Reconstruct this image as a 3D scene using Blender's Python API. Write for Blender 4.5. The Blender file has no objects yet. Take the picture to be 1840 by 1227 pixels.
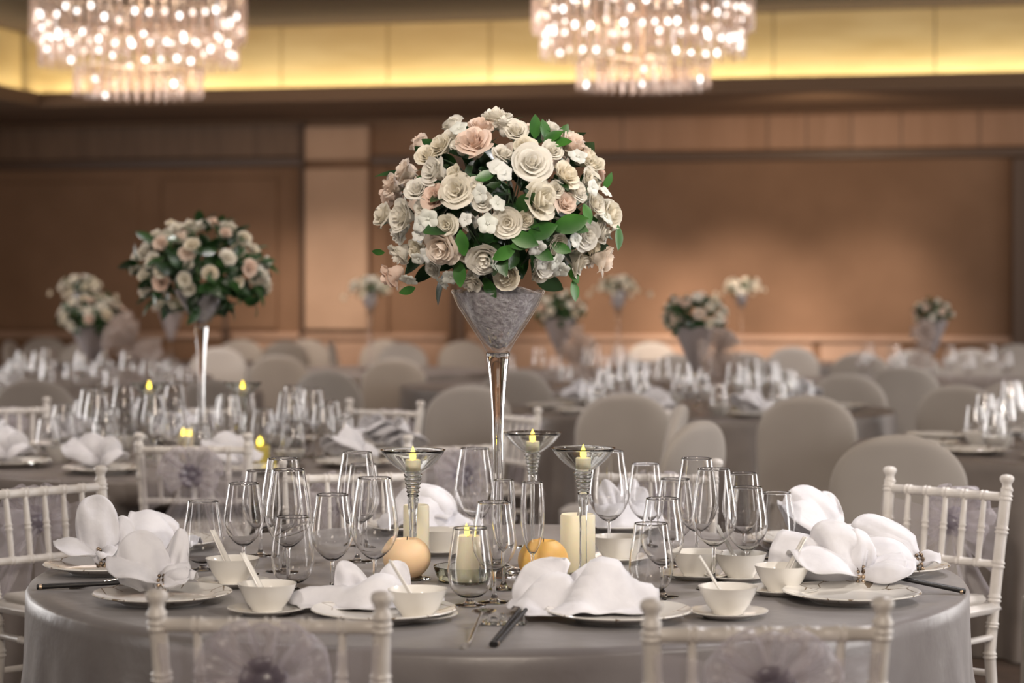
import bpy, math, random
from math import sin, cos, pi, sqrt, radians as R
from mathutils import Vector, Matrix, Euler

random.seed(7)
S = bpy.context.scene
COL = S.collection
F = 3880.0            # focal length in pixels of the 1840 px wide frame
HC = 1.43             # camera height
HY = 515.0            # row of the horizon
TT = 0.752            # top of a laid table

def P(px, py, z):     # photo position at depth z
    return Vector(((px - 920) / F * z, z, HC - (py - HY) * z / F))
def T(px, py, h=TT):  # photo position on a level surface of height h
    return P(px, py, F * (HC - h) / (py - HY))
def ST(px, s, h=TT):  # photo column at a scale of s pixels per metre
    return Vector(((px - 920) / s, F / s, h))
def to_px(v): return 920 + F * v.x / v.y

# ------------------------------------------------------------------ mesh builder
class MB:
    def __init__(s): s.v = []; s.f = []
    def add(s, vs, fs, M=None):
        o = len(s.v)
        s.v += [tuple(M @ Vector(p)) for p in vs] if M is not None else [tuple(p) for p in vs]
        s.f += [tuple(i + o for i in q) for q in fs]
        return s
    def grid(s, fn, nu, nv, wrap=False, M=None):
        vs = [fn(i / nu, j / nv) for i in range(nu if wrap else nu + 1) for j in range(nv + 1)]
        fs = []
        m = nv + 1
        cnt = nu
        tot = nu if wrap else nu + 1
        for i in range(cnt):
            k = (i + 1) % tot
            for j in range(nv):
                fs.append((i * m + j, k * m + j, k * m + j + 1, i * m + j + 1))
        return s.add(vs, fs, M)
    def lathe(s, prof, n=24, M=None):
        vs = []; rings = []
        for r, z in prof:
            if r < 1e-6:
                rings.append([len(vs)]); vs.append((0, 0, z))
            else:
                rings.append([len(vs) + i for i in range(n)])
                vs += [(r * cos(2 * pi * i / n), r * sin(2 * pi * i / n), z) for i in range(n)]
        fs = []
        for a, b in zip(rings, rings[1:]):
            for i in range(n):
                j = (i + 1) % n
                if len(a) == 1 and len(b) == 1: continue
                if len(a) == 1: fs.append((a[0], b[j], b[i]))
                elif len(b) == 1: fs.append((a[i], a[j], b[0]))
                else: fs.append((a[i], a[j], b[j], b[i]))
        return s.add(vs, fs, M)
    def tube(s, pts, rad, n=10, caps=True, M=None):
        pts = [Vector(p) for p in pts]
        if not hasattr(rad, '__len__'): rad = [rad] * len(pts)
        vs = []; fs = []
        t0 = (pts[1] - pts[0]).normalized()
        up = Vector((0, 0, 1)) if abs(t0.z) < .9 else Vector((1, 0, 0))
        u = t0.cross(up).normalized()
        for i, p in enumerate(pts):
            t = (pts[min(i + 1, len(pts) - 1)] - pts[max(i - 1, 0)])
            t = t.normalized() if t.length > 1e-9 else t0
            u = (u - t * u.dot(t)).normalized()
            w = t.cross(u)
            for k in range(n):
                a = 2 * pi * k / n
                vs.append(p + (u * cos(a) + w * sin(a)) * rad[i])
        for i in range(len(pts) - 1):
            for k in range(n):
                j = (k + 1) % n
                fs.append((i * n + k, i * n + j, (i + 1) * n + j, (i + 1) * n + k))
        if caps:
            fs.append(tuple(range(n - 1, -1, -1)))
            fs.append(tuple((len(pts) - 1) * n + k for k in range(n)))
        return s.add(vs, fs, M)
    def box(s, lo, hi, M=None, bev=0.0):
        x0, y0, z0 = lo; x1, y1, z1 = hi
        b = min(bev, (x1 - x0) / 2.1, (y1 - y0) / 2.1, (z1 - z0) / 2.1)
        if b <= 0:
            vs = [(x, y, z) for x in (x0, x1) for y in (y0, y1) for z in (z0, z1)]
            fs = [(0, 1, 3, 2), (4, 6, 7, 5), (0, 4, 5, 1), (2, 3, 7, 6), (0, 2, 6, 4), (1, 5, 7, 3)]
            return s.add(vs, fs, M)
        def ring(z, i):
            return [(x0 + i, y0 + b, z), (x0 + b, y0 + i, z), (x1 - b, y0 + i, z), (x1 - i, y0 + b, z),
                    (x1 - i, y1 - b, z), (x1 - b, y1 - i, z), (x0 + b, y1 - i, z), (x0 + i, y1 - b, z)]
        vs = ring(z0, b) + ring(z0 + b, 0) + ring(z1 - b, 0) + ring(z1, b)
        fs = [tuple(range(7, -1, -1)), tuple(range(24, 32))]
        for k in range(3):
            for i in range(8):
                j = (i + 1) % 8
                fs.append((k * 8 + i, k * 8 + j, k * 8 + 8 + j, k * 8 + 8 + i))
        return s.add(vs, fs, M)
    def ball(s, c, r, n=12, m=8, sc=(1, 1, 1), M=None):
        prof = [(sin(pi * i / m), -cos(pi * i / m)) for i in range(m + 1)]
        prof[0] = (0, -1); prof[-1] = (0, 1)
        X = Matrix.Translation(c) @ Matrix.Diagonal((r * sc[0], r * sc[1], r * sc[2], 1))
        return s.lathe(prof, n, (M @ X) if M is not None else X)
    def mesh(s, name, mat, sharp=45):
        me = bpy.data.meshes.new(name)
        me.from_pydata(s.v, [], s.f)
        me.polygons.foreach_set('use_smooth', [True] * len(me.polygons))
        me.update()
        if sharp: me.set_sharp_from_angle(angle=R(sharp))
        if mat: me.materials.append(mat)
        return me
    def build(s, name, mat, parent=None, loc=(0, 0, 0), rz=0, sharp=45, solid=0):
        return link(name, s.mesh(name, mat, sharp), parent, loc, (0, 0, rz), solid)

def link(name, me, parent=None, loc=(0, 0, 0), rot=(0, 0, 0), solid=0, scale=None):
    o = bpy.data.objects.new(name, me)
    COL.objects.link(o)
    o.location = loc; o.rotation_euler = rot
    if scale is not None: o.scale = (scale,) * 3 if not hasattr(scale, '__len__') else scale
    if parent is not None: o.parent = parent
    if solid:
        m = o.modifiers.new('thickness', 'SOLIDIFY'); m.thickness = solid; m.offset = 0
    return o
def tag(o, label=None, cat=None, group=None, kind=None):
    if label: o['label'] = label
    if cat: o['category'] = cat
    if group: o['group'] = group
    if kind: o['kind'] = kind
    return o
def empty(name, loc, rz=0, label=None, cat=None, group=None):
    o = bpy.data.objects.new(name, None); COL.objects.link(o)
    o.empty_display_size = .1
    o.location = loc; o.rotation_euler = (0, 0, rz)
    return tag(o, label, cat, group)
def dup(o, loc=None, rz=None, label=None, group=None, scale=None, parent=None):
    kids = KIDS.get(o.name)
    if kids is None:
        kids = KIDS[o.name] = [c for c in o.children]
    c = o.copy(); COL.objects.link(c)
    if parent is not None: c.parent = parent
    if loc is not None: c.location = loc
    if rz is not None: c.rotation_euler = (0, 0, rz)
    if label: c['label'] = label
    if group: c['group'] = group
    if scale is not None: c.scale = (scale,) * 3
    for k in kids: dup(k, parent=c)
    return c
KIDS = {}
class Proto:      # first use moves the thing itself, later uses copy it
    def __init__(s, root): s.root = root; s.used = False
    def put(s, loc, rz=0, label=None, group=None, scale=None):
        if not s.used:
            s.used = True; o = s.root
            o.location = loc; o.rotation_euler = (0, 0, rz)
            if label: o['label'] = label
            if group: o['group'] = group
            if scale is not None: o.scale = (scale,) * 3
            return o
        return dup(s.root, loc, rz, label, group, scale)
ORD = ['leftmost', 'second', 'third', 'fourth', 'fifth', 'sixth', 'seventh', 'eighth', 'ninth', 'tenth', 'eleventh', 'twelfth',
       'thirteenth', 'fourteenth', 'fifteenth', 'sixteenth', 'seventeenth', 'eighteenth', 'nineteenth', 'twentieth',
       'twenty-first', 'twenty-second', 'twenty-third', 'twenty-fourth', 'twenty-fifth', 'twenty-sixth', 'twenty-seventh', 'twenty-eighth', 'twenty-ninth', 'thirtieth']
def ordinals(objs, what, where, group=None):   # name each of a row by its place counted from the left
    objs = sorted(objs, key=lambda o: to_px(o.location))
    for i, o in enumerate(objs):
        o['label'] = ('leftmost %s %s' % (what, where)) if i == 0 else '%s %s from the left %s' % (ORD[i], what, where)
        if group: o['group'] = group

# ------------------------------------------------------------------ materials
def mat(name, col, rough=.5, **kw):
    m = bpy.data.materials.new(name); m.use_nodes = True
    b = m.node_tree.nodes['Principled BSDF']
    b.inputs['Base Color'].default_value = (*col, 1)
    b.inputs['Roughness'].default_value = rough
    for k, v in kw.items(): b.inputs[k].default_value = v
    return m
def noise_col(m, c1, c2, scale=8, detail=4, bump=0.0, bscale=60, coords='Object', stretch=None):
    nt = m.node_tree; b = nt.nodes['Principled BSDF']
    tc = nt.nodes.new('ShaderNodeTexCoord')
    src = tc.outputs[coords]
    if stretch:
        mp = nt.nodes.new('ShaderNodeMapping'); mp.inputs['Scale'].default_value = stretch
        nt.links.new(src, mp.inputs['Vector']); src = mp.outputs['Vector']
    n = nt.nodes.new('ShaderNodeTexNoise'); n.inputs['Scale'].default_value = scale; n.inputs['Detail'].default_value = detail
    nt.links.new(src, n.inputs['Vector'])
    r = nt.nodes.new('ShaderNodeValToRGB')
    r.color_ramp.elements[0].position = .35; r.color_ramp.elements[1].position = .65
    r.color_ramp.elements[0].color = (*c1, 1); r.color_ramp.elements[1].color = (*c2, 1)
    nt.links.new(n.outputs['Fac'], r.inputs['Fac'])
    nt.links.new(r.outputs['Color'], b.inputs['Base Color'])
    if bump:
        n2 = nt.nodes.new('ShaderNodeTexNoise'); n2.inputs['Scale'].default_value = bscale; n2.inputs['Detail'].default_value = 3
        nt.links.new(src, n2.inputs['Vector'])
        bp = nt.nodes.new('ShaderNodeBump'); bp.inputs['Strength'].default_value = bump; bp.inputs['Distance'].default_value = .01
        nt.links.new(n2.outputs['Fac'], bp.inputs['Height']); nt.links.new(bp.outputs['Normal'], b.inputs['Normal'])
    return m
def new_nodes(name):
    m = bpy.data.materials.new(name); m.use_nodes = True
    nt = m.node_tree; nt.nodes.clear()
    out = nt.nodes.new('ShaderNodeOutputMaterial')
    return m, nt, out
def thin_glass(name, tint=(1, 1, 1), ior=1.5, boost=1.0, body=0.0, power=3.2):
    m, nt, out = new_nodes(name)
    tr = nt.nodes.new('ShaderNodeBsdfTransparent'); tr.inputs['Color'].default_value = (*tint, 1)
    gl = nt.nodes.new('ShaderNodeBsdfGlossy'); gl.inputs['Roughness'].default_value = .03
    gl.inputs['Color'].default_value = (1, 1, 1, 1)
    fr = nt.nodes.new('ShaderNodeLayerWeight'); fr.inputs['Blend'].default_value = .5   # Schlick reflectance, the same from both sides
    pw = nt.nodes.new('ShaderNodeMath'); pw.operation = 'POWER'; pw.inputs[1].default_value = power
    ml = nt.nodes.new('ShaderNodeMath'); ml.operation = 'MULTIPLY_ADD'; ml.inputs[1].default_value = .80; ml.inputs[2].default_value = ((ior - 1) / (ior + 1)) ** 2
    nt.links.new(fr.outputs['Facing'], pw.inputs[0]); nt.links.new(pw.outputs[0], ml.inputs[0])
    mu = nt.nodes.new('ShaderNodeMath'); mu.operation = 'MULTIPLY'; mu.inputs[1].default_value = boost; mu.use_clamp = True
    mx = nt.nodes.new('ShaderNodeMixShader')
    nt.links.new(ml.outputs[0], mu.inputs[0]); nt.links.new(mu.outputs[0], mx.inputs['Fac'])
    nt.links.new(tr.outputs[0], mx.inputs[1]); nt.links.new(gl.outputs[0], mx.inputs[2])
    last = mx.outputs[0]
    if body:
        df = nt.nodes.new('ShaderNodeBsdfDiffuse'); df.inputs['Color'].default_value = (.84, .74, .69, 1)
        m2 = nt.nodes.new('ShaderNodeMixShader'); m2.inputs['Fac'].default_value = body
        nt.links.new(last, m2.inputs[1]); nt.links.new(df.outputs[0], m2.inputs[2]); last = m2.outputs[0]
    nt.links.new(last, out.inputs['Surface'])
    return m
def solid_glass(name, col=(1, 1, 1), rough=0.0, ior=1.47):
    m, nt, out = new_nodes(name)
    g = nt.nodes.new('ShaderNodeBsdfGlass'); g.inputs['Color'].default_value = (*col, 1)
    g.inputs['Roughness'].default_value = rough; g.inputs['IOR'].default_value = ior
    nt.links.new(g.outputs[0], out.inputs['Surface'])
    return m
def sheer(name, col, opacity, gloss=.05, pattern=0):
    m, nt, out = new_nodes(name)
    tr = nt.nodes.new('ShaderNodeBsdfTransparent')
    df = nt.nodes.new('ShaderNodeBsdfDiffuse'); df.inputs['Color'].default_value = (*col, 1)
    tl = nt.nodes.new('ShaderNodeBsdfTranslucent'); tl.inputs['Color'].default_value = (*col, 1)
    gl = nt.nodes.new('ShaderNodeBsdfGlossy'); gl.inputs['Roughness'].default_value = .35
    a = nt.nodes.new('ShaderNodeMixShader'); a.inputs[0].default_value = .45
    nt.links.new(df.outputs[0], a.inputs[1]); nt.links.new(tl.outputs[0], a.inputs[2])
    b = nt.nodes.new('ShaderNodeMixShader'); b.inputs[0].default_value = gloss
    nt.links.new(a.outputs[0], b.inputs[1]); nt.links.new(gl.outputs[0], b.inputs[2])
    c = nt.nodes.new('ShaderNodeMixShader'); c.inputs[0].default_value = opacity
    nt.links.new(tr.outputs[0], c.inputs[1]); nt.links.new(b.outputs[0], c.inputs[2])
    if pattern:   # sheer cloth closes up where it is seen edge on
        lw = nt.nodes.new('ShaderNodeLayerWeight'); lw.inputs['Blend'].default_value = .35
        mr = nt.nodes.new('ShaderNodeMapRange'); mr.inputs['To Min'].default_value = opacity; mr.inputs['To Max'].default_value = min(1, opacity + pattern)
        nt.links.new(lw.outputs['Facing'], mr.inputs['Value']); nt.links.new(mr.outputs['Result'], c.inputs[0])
    nt.links.new(c.outputs[0], out.inputs['Surface'])
    return m
def petal(name, col, col2, trans=.3):
    m, nt, out = new_nodes(name)
    oi = nt.nodes.new('ShaderNodeObjectInfo')
    r = nt.nodes.new('ShaderNodeValToRGB')
    r.color_ramp.elements[0].color = (*col, 1); r.color_ramp.elements[1].color = (*col2, 1)
    nt.links.new(oi.outputs['Random'], r.inputs['Fac'])
    df = nt.nodes.new('ShaderNodeBsdfPrincipled'); df.inputs['Roughness'].default_value = .6
    tl = nt.nodes.new('ShaderNodeBsdfTranslucent')
    nt.links.new(r.outputs['Color'], df.inputs['Base Color']); nt.links.new(r.outputs['Color'], tl.inputs['Color'])
    a = nt.nodes.new('ShaderNodeMixShader'); a.inputs[0].default_value = trans
    nt.links.new(df.outputs[0], a.inputs[1]); nt.links.new(tl.outputs[0], a.inputs[2])
    nt.links.new(a.outputs[0], out.inputs['Surface'])
    return m
def emit(name, col, strength):
    m, nt, out = new_nodes(name)
    e = nt.nodes.new('ShaderNodeEmission'); e.inputs['Color'].default_value = (*col, 1); e.inputs['Strength'].default_value = strength
    nt.links.new(e.outputs[0], out.inputs['Surface'])
    return m

M = {}
M['cloth'] = noise_col(mat('grey_satin', (.22, .2, .2), .34), (.19, .17, .17), (.25, .23, .228), 5, 2, .25, 14)
M['cloth'].node_tree.nodes['Principled BSDF'].inputs['Sheen Weight'].default_value = .2
M['cloth_back'] = noise_col(mat('taupe_satin', (.2, .17, .155), .45), (.17, .145, .132), (.22, .19, .172), 5, 2)
M['linen'] = noise_col(mat('white_linen', (.70, .69, .72), .75), (.68, .67, .705), (.73, .72, .75), 30, 2, .35, 22)
M['linen'].node_tree.nodes['Principled BSDF'].inputs['Sheen Weight'].default_value = .25
M['cover'] = noise_col(mat('stretch_cover', (.42, .38, .34), .7), (.40, .36, .325), (.45, .41, .37), 3, 2)
M['cover'].node_tree.nodes['Principled BSDF'].inputs['Sheen Weight'].default_value = .3
M['chair'] = noise_col(mat('limewashed_wood', (.72, .68, .64), .33), (.68, .64, .60), (.76, .725, .69), 20, 3, .03, 120)
M['cushion'] = mat('ivory_cushion', (.62, .58, .54), .7)
M['china'] = mat('porcelain', (.80, .77, .72), .18, **{'Coat Weight': .3})
M['silver'] = mat('polished_steel', (.75, .72, .68), .12, Metallic=1)
M['black'] = mat('black_lacquer', (.012, .010, .010), .45)
M['bead'] = noise_col(mat('bronze_bead', (.2, .14, .09), .25, Metallic=.6), (.05, .03, .02), (.55, .42, .30), 60, 1)
M['glass'] = thin_glass('clear_wine_glass', (.985, .985, .985), 1.5, 1.15, power=3.0)
M['stem'] = solid_glass('solid_clear_glass', (1, 1, 1))
M['bowl'] = solid_glass('blown_wine_glass', (.99, .99, .99), 0, 1.5)
M['crystal_holder'] = solid_glass('crystal_candle_holder', (.98, .99, .98))
M['vase'] = thin_glass('vase_bowl_glass', (.96, .96, .96), 1.5, 1.1)
M['filler'] = noise_col(mat('clear_gel_beads', (.6, .56, .58), .2, **{'Transmission Weight': .25}), (.44, .40, .43), (.74, .71, .73), 90, 3, .6, 120)
M['grey_vase'] = mat('frosted_grey_vase', (.33, .29, .29), .35)
M['rose_white'] = petal('white_rose_petal', (.87, .82, .71), (.88, .85, .78))
M['rose_cream'] = petal('cream_rose_petal', (.87, .79, .64), (.86, .82, .71))
M['rose_blush'] = petal('blush_rose_petal', (.87, .68, .57), (.86, .76, .66))
M['blossom'] = petal('white_blossom_petal', (.82, .84, .76), (.86, .86, .82))
M['blossom_eye'] = mat('blossom_eye', (.55, .6, .22), .6)
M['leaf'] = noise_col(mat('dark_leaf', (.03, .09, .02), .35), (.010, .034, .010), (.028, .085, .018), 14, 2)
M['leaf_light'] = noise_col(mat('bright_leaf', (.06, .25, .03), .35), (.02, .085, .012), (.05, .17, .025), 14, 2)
M['branch'] = mat('dark_stem', (.03, .05, .02), .6)
M['organza'] = sheer('lilac_organza', (.74, .69, .73), .26, .12, .45)
M['organza_dark'] = sheer('lilac_organza_gathered', (.34, .30, .37), .75, .12, .2)
M['tulle'] = sheer('pale_tulle', (.62, .52, .47), .38, .03, .3)
M['wax'] = mat('ivory_wax', (.83, .76, .56), .5, **{'Subsurface Weight': .3, 'Subsurface Radius': (.05, .03, .01), 'Subsurface Scale': .05})
M['peach_wax'] = mat('peach_wax', (.86, .62, .38), .5, **{'Subsurface Weight': .4, 'Subsurface Radius': (.06, .03, .01), 'Subsurface Scale': .05})
M['orange_wax'] = mat('orange_wax', (.92, .55, .16), .5, **{'Subsurface Weight': .5, 'Subsurface Radius': (.06, .03, .01), 'Subsurface Scale': .05})
M['yellow_wax'] = mat('yellow_wax', (.85, .68, .12), .5, **{'Subsurface Weight': .3, 'Subsurface Radius': (.05, .03, .01), 'Subsurface Scale': .05})
M['flame'] = emit('flame', (1, .72, .08), 5)
M['wick'] = mat('wick', (.05, .04, .03), .9)
M['bulb'] = emit('chandelier_bulb', (1, .96, .94), 5)
M['crystal'] = thin_glass('cut_crystal', (.95, .87, .82), 1.6, 1.0, .24)
M['brass'] = mat('pale_gold_frame', (.7, .55, .4), .3, Metallic=1)
# decorated china rim
def china_rim():
    m = mat('porcelain_with_branch_rim', (.80, .77, .72), .18, **{'Coat Weight': .3})
    nt = m.node_tree; b = nt.nodes['Principled BSDF']
    tc = nt.nodes.new('ShaderNodeTexCoord')
    n = nt.nodes.new('ShaderNodeTexVoronoi'); n.feature = 'DISTANCE_TO_EDGE'; n.inputs['Scale'].default_value = 13
    nt.links.new(tc.outputs['Object'], n.inputs['Vector'])
    a = nt.nodes.new('ShaderNodeMath'); a.operation = 'LESS_THAN'; a.inputs[1].default_value = .016
    nt.links.new(n.outputs['Distance'], a.inputs[0])
    le = nt.nodes.new('ShaderNodeVectorMath'); le.operation = 'LENGTH'
    nt.links.new(tc.outputs['Object'], le.inputs[0])
    g = nt.nodes.new('ShaderNodeMath'); g.operation = 'GREATER_THAN'; g.inputs[1].default_value = .112
    nt.links.new(le.outputs['Value'], g.inputs[0])
    mu = nt.nodes.new('ShaderNodeMath'); mu.operation = 'MULTIPLY'
    nt.links.new(a.outputs[0], mu.inputs[0]); nt.links.new(g.outputs[0], mu.inputs[1])
    mx = nt.nodes.new('ShaderNodeMix'); mx.data_type = 'RGBA'
    mx.inputs['A'].default_value = (.80, .77, .72, 1); mx.inputs['B'].default_value = (.25, .19, .13, 1)
    nt.links.new(mu.outputs[0], mx.inputs['Factor']); nt.links.new(mx.outputs['Result'], b.inputs['Base Color'])
    return m
M['china_rim'] = china_rim()

# ------------------------------------------------------------------ the room
ROT = R(13)                 # the room stands 13 degrees off the camera axis
RC, RS = cos(ROT), sin(ROT)
WB = 20.46                  # back wall, measured along the room's own axis
def room_a(px, b):          # room coordinate along the back wall for a photo column
    t = (px - 920) / F
    return b * (t * RC - RS) / (RC + t * RS)
def room_h(px, py, b):
    a = room_a(px, b); return HC + (HY - py) * (-a * RS + b * RC) / F
def room_pt(a, b, h): return Vector((a * RC + b * RS, -a * RS + b * RC, h))
M['wall'] = noise_col(mat('brown_wall_fabric', (.22, .122, .068), .8), (.20, .110, .060), (.238, .134, .076), 1.5, 3, .05, 90)
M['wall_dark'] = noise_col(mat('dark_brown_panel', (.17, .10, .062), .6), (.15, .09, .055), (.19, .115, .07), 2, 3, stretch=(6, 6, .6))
M['panel'] = noise_col(mat('beige_fabric_panel', (.47, .31, .21), .85), (.44, .29, .195), (.50, .335, .23), 2, 3, .05, 120)
M['frieze'] = noise_col(mat('veneer_frieze', (.36, .20, .115), .5), (.33, .18, .10), (.39, .22, .13), 2, 3, stretch=(4, 4, .5))
M['trim'] = mat('dark_wood_trim', (.10, .058, .036), .45)
M['dado'] = noise_col(mat('rose_wood_dado', (.42, .27, .19), .6), (.39, .25, .17), (.45, .29, .205), 3, 2)
M['soffit'] = mat('brown_soffit', (.20, .125, .075), .8)
M['gold'] = noise_col(mat('gold_leaf_cove', (.62, .46, .22), .5), (.58, .42, .19), (.68, .52, .26), 1.2, 3, stretch=(1, 1, 5))
M['ceiling'] = mat('shaded_ceiling', (.11, .072, .045), .85)  # the unlit recess: its shade is put into the base colour
M['carpet'] = noise_col(mat('brown_carpet', (.10, .07, .055), .95), (.08, .055, .042), (.13, .09, .07), 6, 4, .2, 200)
def struct(name, mb, m, sharp=30):
    o = mb.build(name, m, None, (0, 0, 0), -ROT, sharp); o['kind'] = 'structure'; return o
A0, A1, B0 = -10.8, 5.0, -3.0
struct('floor', MB().box((A0, B0, -.1), (A1, WB + .3, 0)), M['carpet'])
struct('wall_back', MB().box((A0, WB, 0), (A1, WB + .25, 3.12)), M['wall'])
struct('wall_left', MB().box((A0 - .2, B0, 0), (A0, WB, 3.9)), M['wall_dark'])
struct('wall_right', MB().box((A1, B0, 0), (A1 + .2, WB, 3.9)), M['wall'])
SB = WB - 2.05              # inner edge of the soffit
SA = room_a(72, SB)         # corner of the ceiling recess
SH = 3.09
sf = MB()
sf.box((A0, SB, SH), (A1, WB + .25, SH + .06), bev=.01)
sf.box((A0, B0, SH), (SA, SB, SH + .06), bev=.01)
sf.box((SA, SB, SH + .06), (A1, SB + .05, SH + .13), bev=.01)
sf.box((SA - .05, B0, SH + .06), (SA, SB + .05, SH + .13), bev=.01)
struct('ceiling_soffit', sf, M['soffit'])
CH = 3.80
FB = SB + .27
gf = MB()
edges = [SA - .33] + [room_a(p, FB) for p in (300, 505, 697, 880, 1090, 1390, 1680, 1900)] + [A1]
for x0, x1 in zip(edges, edges[1:]):
    gf.box((x0 + .004, FB, SH + .06), (x1 - .004, FB + .05, CH), bev=.008)
k = B0
while k < SB:
    gf.box((SA - .33, k + .012, SH + .06), (SA - .27, min(k + 2.4, FB) - .012, CH), bev=.008); k += 2.4
struct('trim_1', gf, M['gold'])
struct('ceiling', MB().box((SA - .45, B0, CH), (A1, FB + .1, CH + .1)), M['ceiling'])
struct('ceiling_side', MB().box((A0, B0, CH + .1), (SA - .4, WB, CH + .2)).box((A0, FB + .1, CH + .1), (A1, WB + .2, CH + .2)), M['ceiling'])
# back wall joinery, left to right
def wall_box(px0, px1, h0, h1, d, m=None, bev=.015):
    m = m or MB()
    return m.box((room_a(px0, WB), WB - d, h0), (room_a(px1, WB), WB + .02, h1), bev=bev)
DH = .95
H_L, H_T = 2.62, 2.72       # lintel groove
struct('trim_2', wall_box(-400, 548, H_L, H_T, .05), M['trim'])
struct('trim_3', wall_box(668, 2300, H_L, H_T, .06), M['trim'])
struct('trim_4', wall_box(995, 2300, H_T, 3.06, .03), M['frieze'])
fz = MB()
for p in (1120, 1380, 1450, 1530, 1620, 1760):
    fz.box((room_a(p, WB) - .006, WB - .034, H_T), (room_a(p, WB) + .006, WB - .03, 3.06))
struct('trim_5', fz, M['trim'])
struct('trim_6', wall_box(-400, 546, H_T, 3.06, .03), M['wall_dark'])
struct('trim_7', wall_box(552, 665, 2.68, 3.02, .10), M['panel'])
struct('trim_8', wall_box(552, 665, DH + .05, 2.60, .10), M['panel'])
struct('trim_9', wall_box(543, 549, 0, 3.06, .09), M['trim'])
struct('trim_10', wall_box(669, 700, 0, H_L, .05), M['wall'])
struct('trim_11', wall_box(-300, 250, DH + .05, 2.50, .035), M['wall'])
struct('trim_12', wall_box(292, 500, DH + .05, 2.52, .035), M['wall'])
struct('trim_13', wall_box(812, 818, 0, H_L, .06).box((room_a(826, WB), WB - .06, 0), (room_a(834, WB), WB + .02, H_L)), M['trim'])
struct('trim_14', wall_box(404, 411, 0, DH + .35, .06), M['trim'])
struct('trim_15', wall_box(1818, 1850, 0, H_L, .09), M['trim'])
struct('trim_16', wall_box(-400, 400, DH - .05, DH + .02, .055, bev=.02).box((room_a(415, WB), WB - .055, DH - .05), (room_a(806, WB), WB + .02, DH + .02), bev=.02)
       .box((room_a(840, WB), WB - .055, DH - .05), (room_a(2300, WB), WB + .02, DH + .02), bev=.02), M['dado'])
struct('trim_17', wall_box(415, 806, .1, DH - .06, .03).box((room_a(840, WB), WB - .03, .1), (room_a(1460, WB), WB + .02, DH - .06)).box((room_a(1475, WB), WB - .03, .1), (room_a(1620, WB), WB + .02, DH - .06)), M['dado'])
struct('baseboard_back', wall_box(-400, 2300, 0, .1, .05), M['trim'])

# ------------------------------------------------------------------ camera
cam = bpy.data.cameras.new('camera'); co = bpy.data.objects.new('camera', cam); COL.objects.link(co)
co.location = (0, 0, HC); co.rotation_euler = (pi / 2, 0, 0)
cam.sensor_width = 36; cam.lens = F / 1840 * 36
cam.shift_y = -(613.5 - HY) / 1840
cam.dof.use_dof = True; cam.dof.focus_distance = 4.95; cam.dof.aperture_fstop = 2.8
cam.clip_end = 100
S.camera = co

# ------------------------------------------------------------------ chiavari chair
def rod(mb, p0, p1, r, rings=(), n=10, r1=None, dbl=True, bulge=0):
    p0, p1 = Vector(p0), Vector(p1); L = (p1 - p0).length
    r1 = r if r1 is None else r1
    ts = {0: 0, 1: 0}
    if bulge:
        for k in range(1, 8): ts[k / 8] = 0
    e = .0035 / L; w = .006 / L
    for t in rings:
        for c in ((t - 1.3 * e - .3 * w, t + 1.3 * e + .3 * w) if dbl else (t,)):
            ts[c - 1.1 * e] = 0; ts[c - .4 * e] = 1; ts[c + .4 * e] = 1; ts[c + 1.1 * e] = 0
    pts, rad = [], []
    for t in sorted(ts):
        if t < 0 or t > 1: continue
        pts.append(p0.lerp(p1, t)); rad.append((r + (r1 - r) * t + bulge * sin(pi * t)) * (1.22 if ts[t] else 1))
    mb.tube(pts, rad, n)
def post_xy(z):            # sideways and backward position of a back post
    x = .170 + .0185 * min(1, max(0, (z - .45) / .45))
    if z < .45: x = .170 + .012 * (1 - z / .45); y = -.20 - .035 * (1 - z / .45)
    else: y = -.20 - .055 * ((z - .45) / .45) ** 1.3
    return x, y
def post_mesh(sx):
    mb = MB(); pts = []; rad = []
    zs = [(0, .011), (.1, .0125), (.3, .014), (.45, .0155), (.60, .0155), (.75, .015), (.865, .015)]
    rings = [.2, .33, .45, .53, .60, .69, .78, .868]
    ent = []
    for i in range(60):
        z = .885 * i / 59; ent.append((z, 0))
    for rz_ in rings:
        for d in (-.005, .005):
            ent += [(rz_ + d - .0035, 0), (rz_ + d - .0012, 1), (rz_ + d + .0012, 1), (rz_ + d + .0035, 0)]
    ent.sort()
    for z, b in ent:
        x, y = post_xy(z)
        r = .0115 + (.0155 - .0115) * min(1, z / .45)
        pts.append((sx * x, y, z)); rad.append(r * (1.2 if b else 1))
    x, y = post_xy(.89)
    for z, r in ((.8875, .0175), (.891, .0155), (.896, .0125), (.904, .0130), (.910, .0175), (.916, .0195), (.922, .0185), (.927, .013), (.929, .003)):
        pts.append((sx * x, y - .001, z)); rad.append(r)
    return mb.tube(pts, rad, 12)
def ruffled_loop(mb, base, d, nrm, L, W, bulge, seed, n=16, m=8, ruff=.12):
    rr = random.Random(seed); ph = rr.random() * 6
    d = Vector(d).normalized(); nrm = Vector(nrm).normalized(); side = d.cross(nrm).normalized()
    base = Vector(base)
    def fn(a, b):
        t = a; w = 2 * b - 1
        env = max(0, sin(pi * t)) ** .7
        along = L * sin(pi * t) * (1 - .12 * w * w)
        off = bulge * sin(2 * pi * t) * (1 - .3 * w * w)
        wid = (W * (.10 + .9 * env)) * w
        rf = ruff * W * sin(5 * w + 7 * t + ph) * env
        return base + d * along + nrm * (off + rf) + side * wid
    mb.grid(fn, n, m)
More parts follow.
